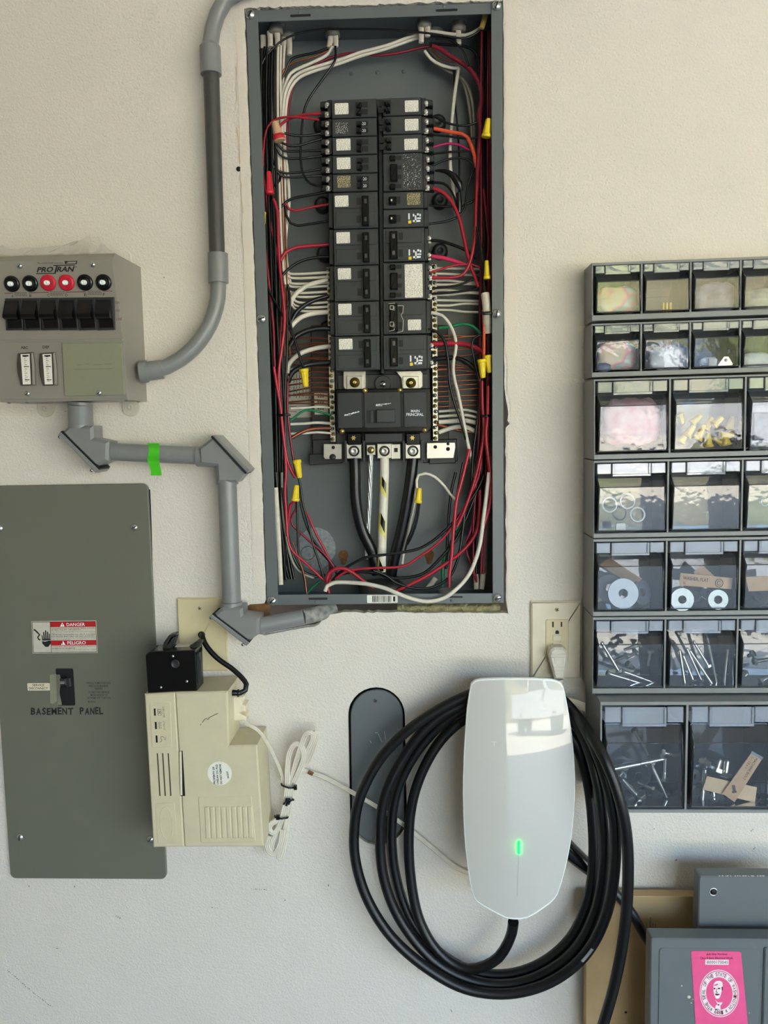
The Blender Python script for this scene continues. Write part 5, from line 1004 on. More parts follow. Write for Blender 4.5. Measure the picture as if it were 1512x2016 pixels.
# tightly packed vertical bundles down both sides
for k in range(11):
    x = 514 + (k % 6) * 5.2 + r.uniform(-1, 1); dd = -.03 - .005 * (k % 4); w_ = 1 if k < 6 else .8
    pts = [(x + 2, 92 + r.uniform(0, 14)), (x, 180), (x + 3 + r.uniform(-2, 2), 320), (x + 8 + r.uniform(-2, 2), 480), (x + 14 + r.uniform(-2, 2), 640), (x + 20 + r.uniform(-2, 2), 800), (x + 24 + r.uniform(-2, 2), 960), (x + 30 + r.uniform(-2, 2), 1080), (x + 40, 1140)]
    wire(K, 2.6, dd, dd, pts, ORD[k] + ' black wire of the packed vertical bundle at the left of the panel', grp='black wires of the left bundle')
for k in range(6):
    x = 531 + k * 5.5; dd = -.045 - .004 * (k % 3)
    wire(Wt, 2.6, dd, dd, [(x + r.uniform(-1, 1), 90), (x - 1, 160), (x + r.uniform(-2, 2), 260), (x + 3, 380), (x + 6 + r.uniform(-2, 2), 500), (x + 14, 560)], ORD[k] + ' white wire from the lip in the vertical bundle at upper left', grp='white wires of the left bundle')
for k in range(4):
    x = 540 + k * 5; wire(CU, 1.5, -.05, -.045, [(x, 92), (x - 2, 200), (x + 2, 330), (x + 8, 480), (x + 12, 620), (x + 16, 700)], ORD[k] + ' bare copper wire from the lip in the vertical bundle at left', grp='copper wires of the left bundle')
for k in range(11):
    x = 947 + (k % 5) * 4.6; dd = -.034 - .006 * (k % 4)
    wire(K if k % 4 else DR, 2.5, dd, dd, [(x + r.uniform(-2, 2), 62), (x, 180), (x + r.uniform(-2, 2), 330), (x + 1, 480), (x + r.uniform(-3, 1), 640), (x - 2, 800), (x - 6 + r.uniform(-3, 3), 920), (x - 12 + r.uniform(-4, 4), 1040), (x - 14, 1130)], ORD[k] + (' strand, black, of the vertical bundle behind the right lip' if k % 4 else ' strand, dark red, of the vertical bundle behind the right lip'), grp='wires of the right bundle')
for k in range(5):
    x = 944 + k * 4; wire('nm_sheath' if k % 2 else 'wire_grey', 2.6, -.06, -.06, [(x + 14, 900), (x + 8, 980), (x, 1060), (x - 4, 1130)], ORD[k] + ' brownish wire from the middle in the shadowed lower right corner', grp='brown wires in the lower right corner')
def tie(x0, x1, y, w, l): tag(obj('cable_tie', MB().tube([P(x0, y, w - .004), P(lerp(x0, x1, .3), y + .5, w), P(lerp(x0, x1, .7), y - .5, w), P(x1, y, w - .004)], px_len(2.6, 0), 6, flat=.5), 'gloss_black'), l, 'cable tie')
tie(545, 572, 817, -.008, 'black cable tie round the left red bundle'); tie(948, 966, 819, -.009, 'black cable tie round the right red bundle')
# ---- wire connectors
def nut(x0, y0, x1, y1, w, m, label, rw=8.5, ribs=True):
    """x0,y0 = wide mouth, x1,y1 = closed tip"""
    a, b = P(x0, y0, w), P(x1, y1, w); L = (b - a).length; R = px_len(rw, w); t = thing('wire_connector', (a + b) / 2, label, 'wire connector', 'twist-on wire connectors'); ax = b - a
    obj('skirt', MB().lathe(a, ax, [(R * .8, -L * .02), (R, 0), (R, L * .14), (R * .84, L * .18)], 14), m, t)
    mb = MB(); n = 12; A, u, v = mb.frameu(ax)
    rs = [[a + A * (L * h) + (u * math.cos(2 * math.pi * k / n) + v * math.sin(2 * math.pi * k / n)) * R * rr_ * (1 if k % 2 or not ribs else .93) for k in range(n)] for h, rr_ in ((.16, .86), (.5, .74), (.92, .60), (1, .5))]
    mb.rings(rs, True, True, False); obj('cap', mb, m, t); return t
Y = 'nut_yellow'
nut(598, 727, 602, 762, -.012, Y, 'yellow wire connector at left of the main breaker', 9)
nut(584, 906, 590, 941, -.014, Y, 'yellow wire connector at lower left, upper of two'); nut(581, 986, 584, 955, -.014, Y, 'yellow wire connector at lower left, mouth down, lower of two', 8.5)
nut(823, 990, 826, 961, -.028, Y, 'lone yellow wire connector beside the right service cable', 7.5)
nut(957, 270, 962, 234, -.006, Y, 'yellow wire connector at the upper right lip', 9); nut(959, 549, 958, 513, -.008, Y, 'yellow wire connector above the beige sheath', 6.5)
nut(948, 708, 951, 744, -.006, Y, 'yellow wire connector at right, lower left one of the touching two', 8.5); nut(960, 700, 964, 734, -.010, Y, 'yellow wire connector at right, upper right one of the touching two', 8.5)
nut(519, 418, 520, 442, -.012, Y, 'yellow wire connector half hidden behind the left lip', 4.5)
t = nut(551, 277, 541, 240, -.010, 'nut_beige', 'beige and red wire connector tilted over the upper left bundle', 11, False)
a, b = P(550.5, 276, -.010), P(548, 266, -.010); obj('red_band', MB().lathe(a, b - a, [(px_len(11.4, 0), 0), (px_len(11.2, 0), (b - a).length), (px_len(9, 0), (b - a).length)], 16), 'nut_red', t)
nut(531, 382, 529, 338, -.012, 'nut_red', 'red wire connector on the left bundle', 8.5)

# ================================================================ OVAL PLATE, FLAT CABLE
mb = MB(); x0_, x1_ = P(670, 1500).x, P(815, 1500).x; mb.box(x0_, x1_, 0.016, 0.03, P(740, 1690).z, P(740, 1330).z); obj('slot_cavity', mb, 'cavity', wall)
ov = thing('cover_plate', P(742, 1658, 0), 'oval grey metal blank plate set in the wall behind the black coil', 'cover plate')
obj('plate', MB().prism(W, stadium(690, 1358, 793, 1659, 18, 3), -.0005, -.004, .0014), 'enamel', ov); screw(W, 740, 1379, -.0005, 4.8, ov, 'enamel', 'plate_screw', 30)
mb = MB()
for pp in ([(728, 1458), (731, 1462)], [(738, 1443), (744, 1442)], [(744, 1444), (749, 1454), (752, 1461)], [(757, 1440), (759, 1456)]): mb.tube([P(x, y, -.0004) for x, y in pp], .0004, 5, smooth_in=False, flat=.3, flatdir=V((0, -1, 0)))
obj('scratch', mb, 'label_grey', ov)
YD = V((0, -1, 0))
fc = thing('flat_cable', P(560, 1680, .02), 'white flat telephone cable tied in a hanging bundle beside the battery backup', 'cable')
def ribbon(pts, nm='cable_loop', hw=5.6):
    mb = MB(); q = smooth_pts([P(*p) for p in pts], .004)
    mb.tube(q, px_len(hw, .02), 10, flat=.45, smooth_in=False, flatdir=YD)
    for s in (-1, 0, 1):
        rs = []
        for i in range(len(q)):
            t = (q[min(i + 1, len(q) - 1)] - q[max(i - 1, 0)]).normalized(); b = t.cross(YD).normalized(); rs.append(q[i] + b * px_len(hw, .02) * .62 * s + YD * px_len(hw, .02) * .16)
        mb.tube(rs, px_len(hw, .02) * .36, 6, smooth_in=False)
    return obj(nm, mb, 'cord_white', fc)
ribbon([(484, 1425, .045), (492, 1428, .047), (510, 1440, .044), (528, 1466, .036), (545, 1500, .030), (556, 1528, .026)], 'cable_lead', 3.4)
ribbon([(556, 1528, .026), (563, 1560, .024), (560, 1600, .022), (548, 1636, .024), (537, 1655, .026), (535, 1672, .026), (546, 1681, .026), (557, 1668, .026), (562, 1640, .024), (566, 1600, .024), (572, 1555, .024), (588, 1512, .026), (606, 1476, .030), (616, 1452, .034), (612, 1442, .036), (601, 1446, .036), (592, 1470, .034), (580, 1510, .030), (570, 1550, .028)])
ribbon([(570, 1550, .030), (562, 1595, .028), (548, 1612, .030), (534, 1622, .030), (530, 1632, .030), (538, 1640, .030), (550, 1626, .030), (560, 1590, .030), (565, 1550, .030), (566, 1510, .030), (570, 1480, .032), (582, 1464, .034), (594, 1470, .034), (598, 1490, .034), (590, 1515, .032), (578, 1540, .030)])
ribbon([(578, 1540, .026), (570, 1580, .026), (562, 1630, .026), (554, 1668, .028), (549, 1688, .028), (553, 1690, .028), (560, 1660, .024), (567, 1610, .022), (575, 1550, .020), (590, 1515, .018), (606, 1498, .016), (620, 1462, .030), (626, 1444, .030), (618, 1441, .032)])
ribbon([(530, 1645, .026), (525, 1660, .028), (530, 1676, .028), (541, 1680, .028), (552, 1660, .028), (556, 1632, .028)])
ribbon([(590, 1515, .014), (606, 1519, .010), (640, 1531, .012), (690, 1558, .013), (735, 1584, .012), (793, 1622, .010), (850, 1668, .009), (895, 1705, .008), (930, 1722, .006)], 'cable_tail', 4.6)
mb = MB().tube([P(607, 1519.5, .0145), P(616, 1524, .0135)], px_len(4.4, .02), 8, smooth_in=False, flat=.5, flatdir=YD); obj('red_mark', mb, 'rust', fc)
for x0, y0, x1, y1, l in ((554, 1543, 583, 1551, 'upper'), (541, 1606, 567, 1610, 'lower')):
    t = thing('zip_tie', P((x0 + x1) / 2, y1, .035), f'{l} black zip tie round the white cable bundle', 'zip tie')
    obj('band', MB().tube([P(x0, y0, .026), P(x0 + 1, y0 + 3, .034), P((x0 + x1) / 2, (y0 + y1) / 2 + 4, .038), P(x1 - 1, y1, .034), P(x1, y1 - 2, .026)], px_len(1.9, .03), 6), 'gloss_black', t)
    obj('head', MB().rect(W, x1 - 5 if l == 'upper' else x0 + 2, y1 - 3, x1 + 1 if l == 'upper' else x0 + 9, y1 + 5, .040, .034, 0, .0008), 'gloss_black', t)
mb = MB(); r = random.Random(6)
for k in range(7):
    a = r.uniform(0, 6.28); c = (568 + r.uniform(-5, 5), 1577 + r.uniform(-5, 5)); mb.tube([P(c[0] - 8 * math.cos(a), c[1] - 6 * math.sin(a), .032), P(*c, .039), P(c[0] + 8 * math.cos(a + .6), c[1] + 6 * math.sin(a + .6), .036)], px_len(2.0, .03), 6)
tag(obj('tape_knot', mb, 'gloss_black'), 'ragged black knot of tie wire on the white cable bundle', 'cable tie')

# ================================================================ CAR CHARGER AND ITS CABLE
CA = math.radians(7.6); CP = Pl(P(1022, 1570, .100), (0, -math.cos(CA), math.sin(CA)))
OUT = [(924, 1364), (927.5, 1346), (935, 1339.5), (946, 1336.5), (980, 1334.5), (1014, 1334), (1055, 1334.8), (1086, 1337), (1097, 1339.8), (1105, 1344), (1110, 1352), (1116, 1380), (1122.5, 1417), (1129, 1468), (1132.5, 1520), (1132, 1578), (1126, 1645), (1116.5, 1698), (1105.5, 1740), (1098, 1762), (1093, 1770), (1084, 1779), (1051, 1801.5), (1038, 1808), (1025, 1810.5), (1010, 1810.5), (996, 1808.5), (982, 1802), (948, 1784), (938, 1777), (932.5, 1769), (928, 1754), (921, 1712), (914, 1645), (911.2, 1564), (913, 1484), (918.5, 1404)]
ou = [CP.uvp(x, y, 0) for x, y in OUT]
if area2(ou) < 0: ou = ou[::-1]
ou = [(q.x, q.y) for q in smooth_pts([V((a, b, 0)) for a, b in ou], .007, True)]
cu, cv_ = sum(a for a, b in ou) / len(ou), sum(b for a, b in ou) / len(ou)
def ring(s, w): return [CP.pt(cu + (a - cu) * s, cv_ + (b - cv_) * s, w) for a, b in ou]
BA, BB = .0060, .0042
def bulge(u, v): return BA * (1 - ((u - cu) / .078) ** 2) + BB * (1 - ((v - cv_) / .172) ** 2) - .004
def fring(s, e=0.0):
    o = []
    for a, b in ou: u, v = cu + (a - cu) * s, cv_ + (b - cv_) * s; o.append(CP.pt(u, v, bulge(u, v) + e))
    return o
ch = thing('car_charger', P(1022, 1810, .05), 'glossy white wall-mounted car charger with a green light and coiled black cable', 'car charger')
mb = MB(); ss = [.985, .965, .93, .85, .72, .56, .38, .2, .05]; mb.rings([fring(s, -.0004) for s in ss], False, True, True); obj('faceplate', mb, 'white_gloss', ch)
mb = MB(); mb.rings([fring(.985, -.010), fring(1.0, -.008), fring(1.0, -.0016), fring(.994, -.0001), fring(.984, -.0003)], False, False, True); obj('rim', mb, 'white_rim', ch)
def wallring(s, y): return [V((a.x, y, a.z)) for a in ring(s, 0)]
mb = MB(); mb.rings([wallring(.52, -.0005), wallring(.54, -.050), ring(.72, -.018), fring(.985, -.0085)], True, False, True); obj('shell', mb, 'white_shell', ch)
def cface(px, py, e=.0003):
    u, v = CP.uvp(px, py, .004); return CP.pt(u, v, bulge(u, v) - .0004 + e)
def cstrip(x0, y0, x1, y1, hw, e, m, nm):
    mb = MB(); n = 10; a = [cface(lerp(x0, x1, k / n) - hw, lerp(y0, y1, k / n), e) for k in range(n + 1)]; b = [cface(lerp(x0, x1, k / n) + hw, lerp(y0, y1, k / n), e) for k in range(n + 1)]
    for k in range(n): mb.add([a[k], b[k], b[k + 1], a[k + 1]], [(0, 1, 2, 3)]); 
    return obj(nm, mb, m, ch)
mb = MB().tube([cface(1021.4, lerp(1655, 1680, k / 6), .0016) for k in range(7)], px_len(1.9, .1), 8, smooth_in=False); obj('status_light', mb, 'led_green', ch, label='glowing green status light')
cstrip(1021.2, 1682, 1018.6, 1766, .5, .0003, 'seam_grey', 'light_strip')
cstrip(968, 1460.5, 978, 1460.5, .01, .0002, 'seam_grey', 'logo'); mb = MB()
for q in ([(967.5, 1459.6), (978.5, 1459.6), (977.6, 1461.4), (968.4, 1461.4)], [(971.8, 1461.8), (974.2, 1461.8), (973.4, 1469.5), (972.6, 1469.5)]): mb.add([cface(*p, .0003) for p in q], [(3, 2, 1, 0)])
obj('logo', mb, mat('logo_grey', (196, 198, 192), .3), ch)
cc = thing('charging_cable', P(990, 1965, .02), 'thick black charging cable coiled in four loops round the white charger', 'cable')
COIL = [(1010.5, 1815, .094), (1008, 1834, .084), (999, 1858, .068), (982, 1884, .062), (956, 1901, .056), (922, 1908, .050), (888, 1895, .044), (850, 1858, .038), (822, 1800, .032), (808, 1722, .028), (805, 1640, .026), (814, 1570, .026), (838, 1505, .026), (876, 1448, .027), (928, 1408, .028), (985, 1394, .030), (1040, 1398, .032), (1090, 1418, .036), (1130, 1458, .042), (1154, 1525, .046), (1166, 1610, .047), (1168, 1700, .048), (1155, 1780, .048), (1122, 1848, .046), (1066, 1896, .044), (1000, 1918, .040), (930, 1912, .034), (866, 1876, .028),
        (808, 1808, .022), (779, 1725, .020), (771, 1640, .020), (781, 1560, .022), (815, 1488, .026), (866, 1428, .032), (926, 1388, .040), (995, 1368, .044), (1060, 1372, .046), (1108, 1398, .056), (1146, 1446, .086), (1172, 1520, .112), (1186, 1610, .110), (1189, 1700, .080), (1174, 1790, .068), (1136, 1866, .064), (1072, 1916, .060), (1000, 1938, .056), (922, 1928, .050), (850, 1888, .044),
        (790, 1815, .040), (757, 1735, .038), (748, 1650, .038), (757, 1570, .040), (794, 1492, .040), (850, 1422, .042), (924, 1381, .044), (1000, 1354, .046), (1070, 1362, .046), (1122, 1394, .058), (1160, 1450, .108), (1190, 1525, .130), (1209, 1612, .130), (1210, 1712, .110), (1192, 1805, .092), (1150, 1882, .082), (1082, 1934, .076), (1000, 1956, .070), (915, 1946, .064), (838, 1904, .058),
        (772, 1846, .052), (726, 1776, .048), (702, 1705, .046), (697, 1640, .046), (709, 1570, .048), (751, 1491, .048), (820, 1425, .050), (908, 1374, .052), (1000, 1344, .054), (1075, 1354, .048), (1128, 1400, .062), (1180, 1475, .132), (1214, 1555, .150), (1233, 1640, .148), (1236, 1745, .134), (1227, 1850, .122), (1208, 1945, .116), (1182, 2035, .112), (1160, 2110, .11)]
obj('cable', MB().tube([P(*p) for p in COIL], .0079, 14, step=.010), 'coil_black', cc)
mb = MB().tube([P(1146, 1893, .0905), P(1155, 1883, .0915), P(1166, 1868, .0925)], .0026, 8, flat=.3, flatdir=YD); obj('gleam_patch', mb, 'pvc', cc)  # pale strip painting a whitish gleam onto the cable
hp = thing('cable_holder', P(1160, 1720, .01), 'black connector handle and lead behind the coil, right of the charger', 'connector')
obj('connector_body', MB().tube([P(1086, 1640, .020), P(1118, 1672, .020), P(1150, 1700, .020), P(1172, 1718, .019)], lambda t: px_len(lerp(21, 14, t), .02), 14), 'gloss_black', hp)
obj('lead', MB().tube([P(1165, 1712, .022), P(1200, 1745, .040), P(1240, 1792, .046), (P(1262, 1830, .052)), P(1290, 1880, .054), P(1310, 1950, .052)], px_len(9.5, .03), 12), 'coil_black', hp)

# ================================================================ OUTLET
op = thing('wall_outlet', P(1095, 1337, 0), 'almond wall outlet with a white plug in its lower socket, above the charger', 'wall outlet')
obj('plate', MB().rect(W, 1045.5, 1184, 1145, 1336, .0065, .0004, .0012, .0024), 'almond_light', op); screw(W, 1096.5, 1200, .0065, 4.4, op, 'almond', 'plate_screw', 60)
gf = obj('receptacle', MB().rect(W, 1074.5, 1219.5, 1119.5, 1304, .0078, .002, .0022, .0008), 'almond', op)
for a in ((1087, 1224, 1090.2, 1235), (1104, 1224.5, 1107, 1234)): obj('socket_slot', MB().rect(W, *a, .0080, .0074), 'dark', gf)
obj('ground_slot', MB().prism(W, [(1093.4, 1248), (1093.4, 1243.5), (1095, 1241.4), (1097, 1240.8), (1099, 1241.4), (1100.6, 1243.5), (1100.6, 1248)], .0080, .0074), 'dark', gf)
for y0, y1 in ((1250.5, 1261.5), (1264, 1274.5)): obj('button', MB().rect(W, 1088.5, y0, 1105.5, y1, .0090, .007, .0004, .0006), 'almond_light', gf)
pg = thing('power_plug', P(1100, 1338, .01), 'ribbed white power plug pushed into the almond outlet', 'plug')
obj('body', MB().prism(W, [(1081, 1291), (1083.5, 1281), (1091, 1275.5), (1109, 1275.5), (1116, 1281), (1118.5, 1291), (1116, 1310), (1113, 1330), (1111, 1338), (1092, 1338), (1089, 1325), (1084, 1306)], .030, .0078, .003), 'plug_white', pg)
for k in range(7):
    y = 1287 + k * 6.6; 
    if k in (2, 3): continue
    obj('grip_rib', MB().rect(W, 1087 + k * .8, y, 1113.5 - k * .6, y + 2.0, .0310, .0292, 0, .0004), 'plug_white', pg)
obj('grip_pad', MB().prism(W, [(1091, 1294), (1110, 1294), (1108.5, 1307), (1093, 1307)], .0310, .0292, .0006), 'plug_white', pg)
obj('strain_relief', MB().tube([P(1101.5, 1336, .020), P(1102.5, 1350, .019), P(1104, 1366, .016)], lambda t: px_len(lerp(9, 6, t), .02), 12), 'plug_white', pg)
for k in range(3): obj('relief_slot', MB().rect(W, 1094 + k, 1335 + k * 5, 1099 + k, 1337 + k * 5, .0262, .0255), 'grey_ink', pg)
obj('cord', MB().tube([P(1104, 1364, .016), P(1106, 1385, .010), P(1100, 1420, .008), P(1090, 1480, .007)], px_len(5.5, .01), 10), 'cord_white', pg)
def tapeq(a, b): return W.at(lerp(1100, 1152, a), lerp(lerp(1366, 1384, a), lerp(1386, 1401, a), b) + 1.0 * math.sin(a * 6), .020 + .012 * a + .003 * math.sin(b * 3))
tag(obj('tape_strip', MB().grid(tapeq, 10, 4), 'almond_light'), 'curling strip of pale tape between the charger and the bins', 'tape')

# ================================================================ TILT-BIN CABINETS
def bolt(p0, p1, r, label, thread=.5, m='steel', head=True, grp=None, nm='bolt'):
    d = (p1 - p0).normalized(); L = (p1 - p0).length; t = thing(nm, p0, label, 'bolt', grp); mb = MB(); pr = [(r, 0), (r, L * (1 - thread))]
    k = int(L * thread / max(r * .75, .0012)); k = min(k, 26)
    for i in range(k): h = L * (1 - thread) + L * thread * (i + .5) / k; pr += [(r * .98, h), (r * .74, h + L * thread * .5 / k)]
    pr.append((r * .6, L)); obj('shank', MB().lathe(p0, d, pr, 10), m, t)
    if head: obj('head', MB().lathe(p0, -d, [(r * 1.95, 0), (r * 1.95, r * 1.2), (r * 1.5, r * 1.45)], 6, False), m, t)
    return t
def washer(p, ax, ro, ri, th, label, m='zinc', grp=None):
    a = V(ax).normalized(); return tag(obj('washer', MB().lathe(p, a, [(ri, 0), (ro, 0), (ro, th), (ri, th), (ri, 0)], 28, False, False, False), m), label, 'washer', grp)
def bag(cx, cy, w, hx, hy, m, label, seed, thick=.012, nm='plastic_bag'):
    c = P(cx, cy, w); hw, hh = px_len(hx, w), px_len(hy, w)
    def f(i, j):
        th = 2 * math.pi * i; ph = math.pi * j; q = V((math.sin(ph) * math.cos(th), math.sin(ph) * math.sin(th), math.cos(ph)))
        q = V([math.copysign(abs(a) ** .6, a) for a in q]); k = 1 + .16 * noise.noise(q * 2.4 + V((seed, 0, 0))) + .07 * noise.noise(q * 7 + V((seed, 5, 0)))
        return c + V((q.x * hw * k, q.y * thick * k, q.z * hh * k))
    return tag(obj(nm, MB().grid(f, 26, 18), m), label, 'bag')
def flatcard(pts, w0, w1, m, label, nm='paper_tag', cat='tag'):
    """a bent card: corner pixels with their own depth"""
    q = [P(x, y, lerp(w0, w1, k)) for (x, y), k in zip(pts, (0, 1, 1, 0))]; n = (q[1] - q[0]).cross(q[3] - q[0]).normalized() * .0004
    if n.y > 0: n = -n
    return tag(obj(nm, MB().rings([[a - n for a in q], [a + n for a in q]]), m), label, cat)
UNITS = []
def unit(nm, D, xl, yt, yb, bt, bb, cols, label, lean=0.0, deep=None):
    PL = Pl(P(1340, (yt + yb) / 2, 0), (0, -1, 0), lean); xr = cols[-1][1] + 8
    ul, vb, ur, vt = PL.uvp(xl, (yt + yb) / 2, D)[0], PL.uvp(xl, yb, D)[1], PL.uvp(xr, 900, D)[0], PL.uvp(xl, yt, D)[1]
    t = thing('bin_cabinet', PL.pt((ul + ur) / 2, vb, D / 2), label, 'bin cabinet', 'tilt bin cabinets on the right')
    v0, v1 = PL.uvp(xl + 8, bb, D)[1], PL.uvp(xl + 8, bt, D)[1]
    def bx(a, b, c, d, wf, wb, ch_=.0006): return MB().uvprism(PL, [(a, b), (c, b), (c, d), (a, d)], wf, wb, ch_)
    uL = PL.uvp(cols[0][0], 900, D)[0]; uL = PL.uvp(cols[0][0], (yt + yb) / 2, D)[0]
    obj('top_rail', bx(ul, v1, ur, vt, D, .001), 'bin_grey', t); obj('bottom_rail', bx(ul, vb, ur, v0, D, .001), 'bin_grey', t)
    obj('side_panel', bx(ul, v0, uL - .0015, v1, D, .001), 'bin_grey', t); obj('back_panel', bx(uL, v0, ur, v1, .005, .001, 0), 'bin_inner', t)
    for i in range(len(cols)):
        a = PL.uvp(cols[i][1], (yt + yb) / 2, D)[0]; b = PL.uvp(cols[i + 1][0], (yt + yb) / 2, D)[0] if i + 1 < len(cols) else a + .005
        m_ = (a + b) / 2; hw = max((b - a) / 2 * .42, .0012)
        obj('divider', bx(m_ - hw, v0, m_ + hw, v1, D - .001, .005, 0), 'bin_grey', t)
    for i, (x0, x1) in enumerate(cols):
        a, b = PL.uvp(x0, (yt + yb) / 2, D)[0] + .0012, PL.uvp(x1, (yt + yb) / 2, D)[0] - .0012; Wd, H = b - a, v1 - v0; uc = (a + b) / 2
        def pt(k, v, w): return PL.pt(uc + k * Wd / 2, v0 + v * H, w)
        prof = [(.98, .83, D + .0005), (.97, .80, D - .007), (.94, .655, D + .0052), (.975, .045, D + .0038), (.96, .02, .018), (.96, .74, .012)]
        mb = MB()
        for (k0, a0, w0), (k1, a1, w1) in zip(prof, prof[1:]): mb.add([pt(-k0, a0, w0), pt(k0, a0, w0), pt(k1, a1, w1), pt(-k1, a1, w1)], [(3, 2, 1, 0)])
        for s in (-1, 1): mb.add([pt(s * k, v, w) for k, v, w in prof], [tuple(range(len(prof)))])
        bn = obj('tilt_bin', mb, 'clear_plastic', t)
        mb = MB()
        for s in (-1, 1): mb.tube([pt(s * k, v, w) for k, v, w in prof[1:4]] + [pt(s * .96, .02, D - .006)], .0010, 5, smooth_in=False)
        mb.tube([pt(-.94, .655, D + .0052), pt(.94, .655, D + .0052)], .0007, 5, smooth_in=False); mb.tube([pt(-.975, .04, D + .0036), pt(.975, .04, D + .0036)], .0009, 5, smooth_in=False)
        for s in (-1, 1): mb.uvprism(PL, [(uc + s * Wd * .470, v0 + H * .02), (uc + s * Wd * .478, v0 + H * .02), (uc + s * Wd * .466, v0 + H * .80), (uc + s * Wd * .458, v0 + H * .80)], D - .009, .014)
        obj('bin_edge', mb, 'clear_edge', bn)
        for k0, k1 in ((-.98, -.58), (.58, .98)): obj('finger_tab', MB().uvprism(PL, [(uc + k0 * Wd / 2, v0 + .84 * H), (uc + k1 * Wd / 2, v0 + .84 * H), (uc + k1 * Wd / 2, v0 + .985 * H), (uc + k0 * Wd / 2, v0 + .985 * H)], D + .0010, D - .002, .0006), 'label_holder', bn)
        mb = MB(); k = .55 * Wd / 2; A, B, C_, D_ = uc - k, uc + k, v0 + .805 * H, v0 + .985 * H; e = .016 * Wd + .0016
        for q in ([(A, C_), (B, C_), (B, C_ + e), (A, C_ + e)], [(A, C_ + e), (A + e, C_ + e), (A + e, D_), (A, D_)], [(B - e, C_ + e), (B, C_ + e), (B, D_), (B - e, D_)]): mb.uvprism(PL, q, D + .0030, D + .0002, .0005)
        mb.uvprism(PL, [(A + e, C_ + e), (B - e, C_ + e), (B - e, D_), (A + e, D_)], D + .0012, D + .0002); obj('label_holder', mb, 'label_holder', bn)
    return t
nine = lambda a: [(a, a + 92), (a + 95.5, a + 188.5), (a + 192, a + 287), (a + 290, a + 384)]
six = lambda a, p=149, w=142: [(a + k * p, a + k * p + w) for k in range(3)]
D1, D2_, D3 = .052, .072, .100
unit('a', D1, 1165, 518, 632, 523, 620.5, nine(1170), 'topmost narrow grey bin cabinet holding small clear tilt bins with bags', .012)
unit('b', D1, 1165, 637.5, 743, 641, 733, nine(1169), 'second narrow grey bin cabinet from the top with small clear bins', .011)
unit('c', D2_, 1169, 747, 905, 750.5, 895, six(1174, 148.5, 142), 'grey bin cabinet holding the pink bag and the yellow connectors', .009)
unit('d', D2_, 1168.5, 907, 1059.5, 911.5, 1050.5, six(1172.5, 146, 140), 'grey bin cabinet holding three white rings and an empty bin', .005)
unit('e', D2_, 1167.5, 1061.5, 1213.5, 1067, 1204.5, six(1171, 144.5, 138), 'grey bin cabinet holding flat washers and cardboard tags', .002)
unit('f', D2_, 1166.5, 1215.5, 1366, 1221, 1355.5, six(1170.5, 142, 136), 'grey bin cabinet holding silver screws, lowest of the upper stack', 0)
unit('g', D3, 1181, 1382, 1600, 1389, 1593.5, [(1187, 1347), (1357, 1519), (1528, 1690)], 'large deep grey bin cabinet at the bottom holding bolts and a machine bolt tag', 0)
# --- contents
w1_, w2_, w3_ = D1 - .018, D2_ - .022, D3 - .028
bag(1214, 592, w1_, 38, 24, 'iridescent', 'iridescent crumpled bag in the first bin of the top row', 1, .008)
for i, x in enumerate((1306, 1313, 1320)): tag(obj('yellow_stick', MB().tube([P(x, 596, w1_), P(x, 616, w1_)], px_len(2.0, .04), 8, smooth_in=False), 'nut_yellow'), ('left', 'middle', 'right')[i] + ' one of three small yellow sleeves in the second top bin', 'sleeve')
bag(1406, 588, w1_, 38, 28, 'bag_purple', 'dull purple folded bag in the third bin of the top row', 2, .008)
bag(1500, 592, w1_, 36, 22, 'bag_grey', 'grey folded bag in the fourth bin of the top row', 12, .008)
bag(1216, 700, w1_, 36, 26, 'iridescent', 'iridescent bag with reddish tint in the first bin of the second row', 4.5, .008)
tag(obj('rubber_grommet', MB().lathe(P(1176, 724, w1_ + .010), (1, 0, 0), [(.004, 0), (.0068, .003), (.0068, .012), (.004, .018)], 14), 'bag_dark'), 'small dark blue grommet at the bottom of the first second-row bin', 'grommet')
bag(1317, 706, w1_, 36, 22, 'bag_white', 'crumpled white plastic bag in the second bin of the second row', 5, .008)
tag(obj('hinge_plate', MB().prism(W, [(1413, 720), (1426, 702), (1434, 702), (1443, 716), (1441, 720)], w1_ + .01, w1_ + .0085).lathe(P(1429, 709, w1_ + .010), (0, -1, 0), [(.0022, 0), (.0022, .0004), (0, .0004)], 10), 'tin'), 'small triangular metal plate in the third bin of the second row', 'plate')
tag(obj('square_plate', MB().rect(W, 1396, 706, 1411, 722, w1_ + .008, w1_ + .0065), 'label_grey'), 'small pale square plate in the third bin of the second row', 'plate')
bag(1393, 712, w1_ - .004, 16, 8, 'bag_white', 'scrap of clear plastic in the third bin of the second row', 8, .006)
bag(1490, 712, w1_, 30, 16, 'bag_white', 'crumpled clear bag in the fourth bin of the second row', 9, .008)
bag(1243, 832, w2_, 54, 44, 'bag_pink', 'pale pink plastic bag filling the first bin of the third row', 7, .012)
r = random.Random(17); NP = [(1338, 815, 1344, 834, 8), (1352, 860, 1366, 838, 9), (1372, 866, 1386, 836, 10), (1388, 846, 1402, 822, 9), (1404, 838, 1422, 822, 9), (1395, 880, 1394, 852, 9), (1418, 858, 1445, 856, 9), (1436, 846, 1443, 820, 9), (1424, 872, 1404, 862, 8), (1432, 876, 1428, 860, 9), (1340, 872, 1352, 850, 8), (1362, 834, 1380, 818, 8)]
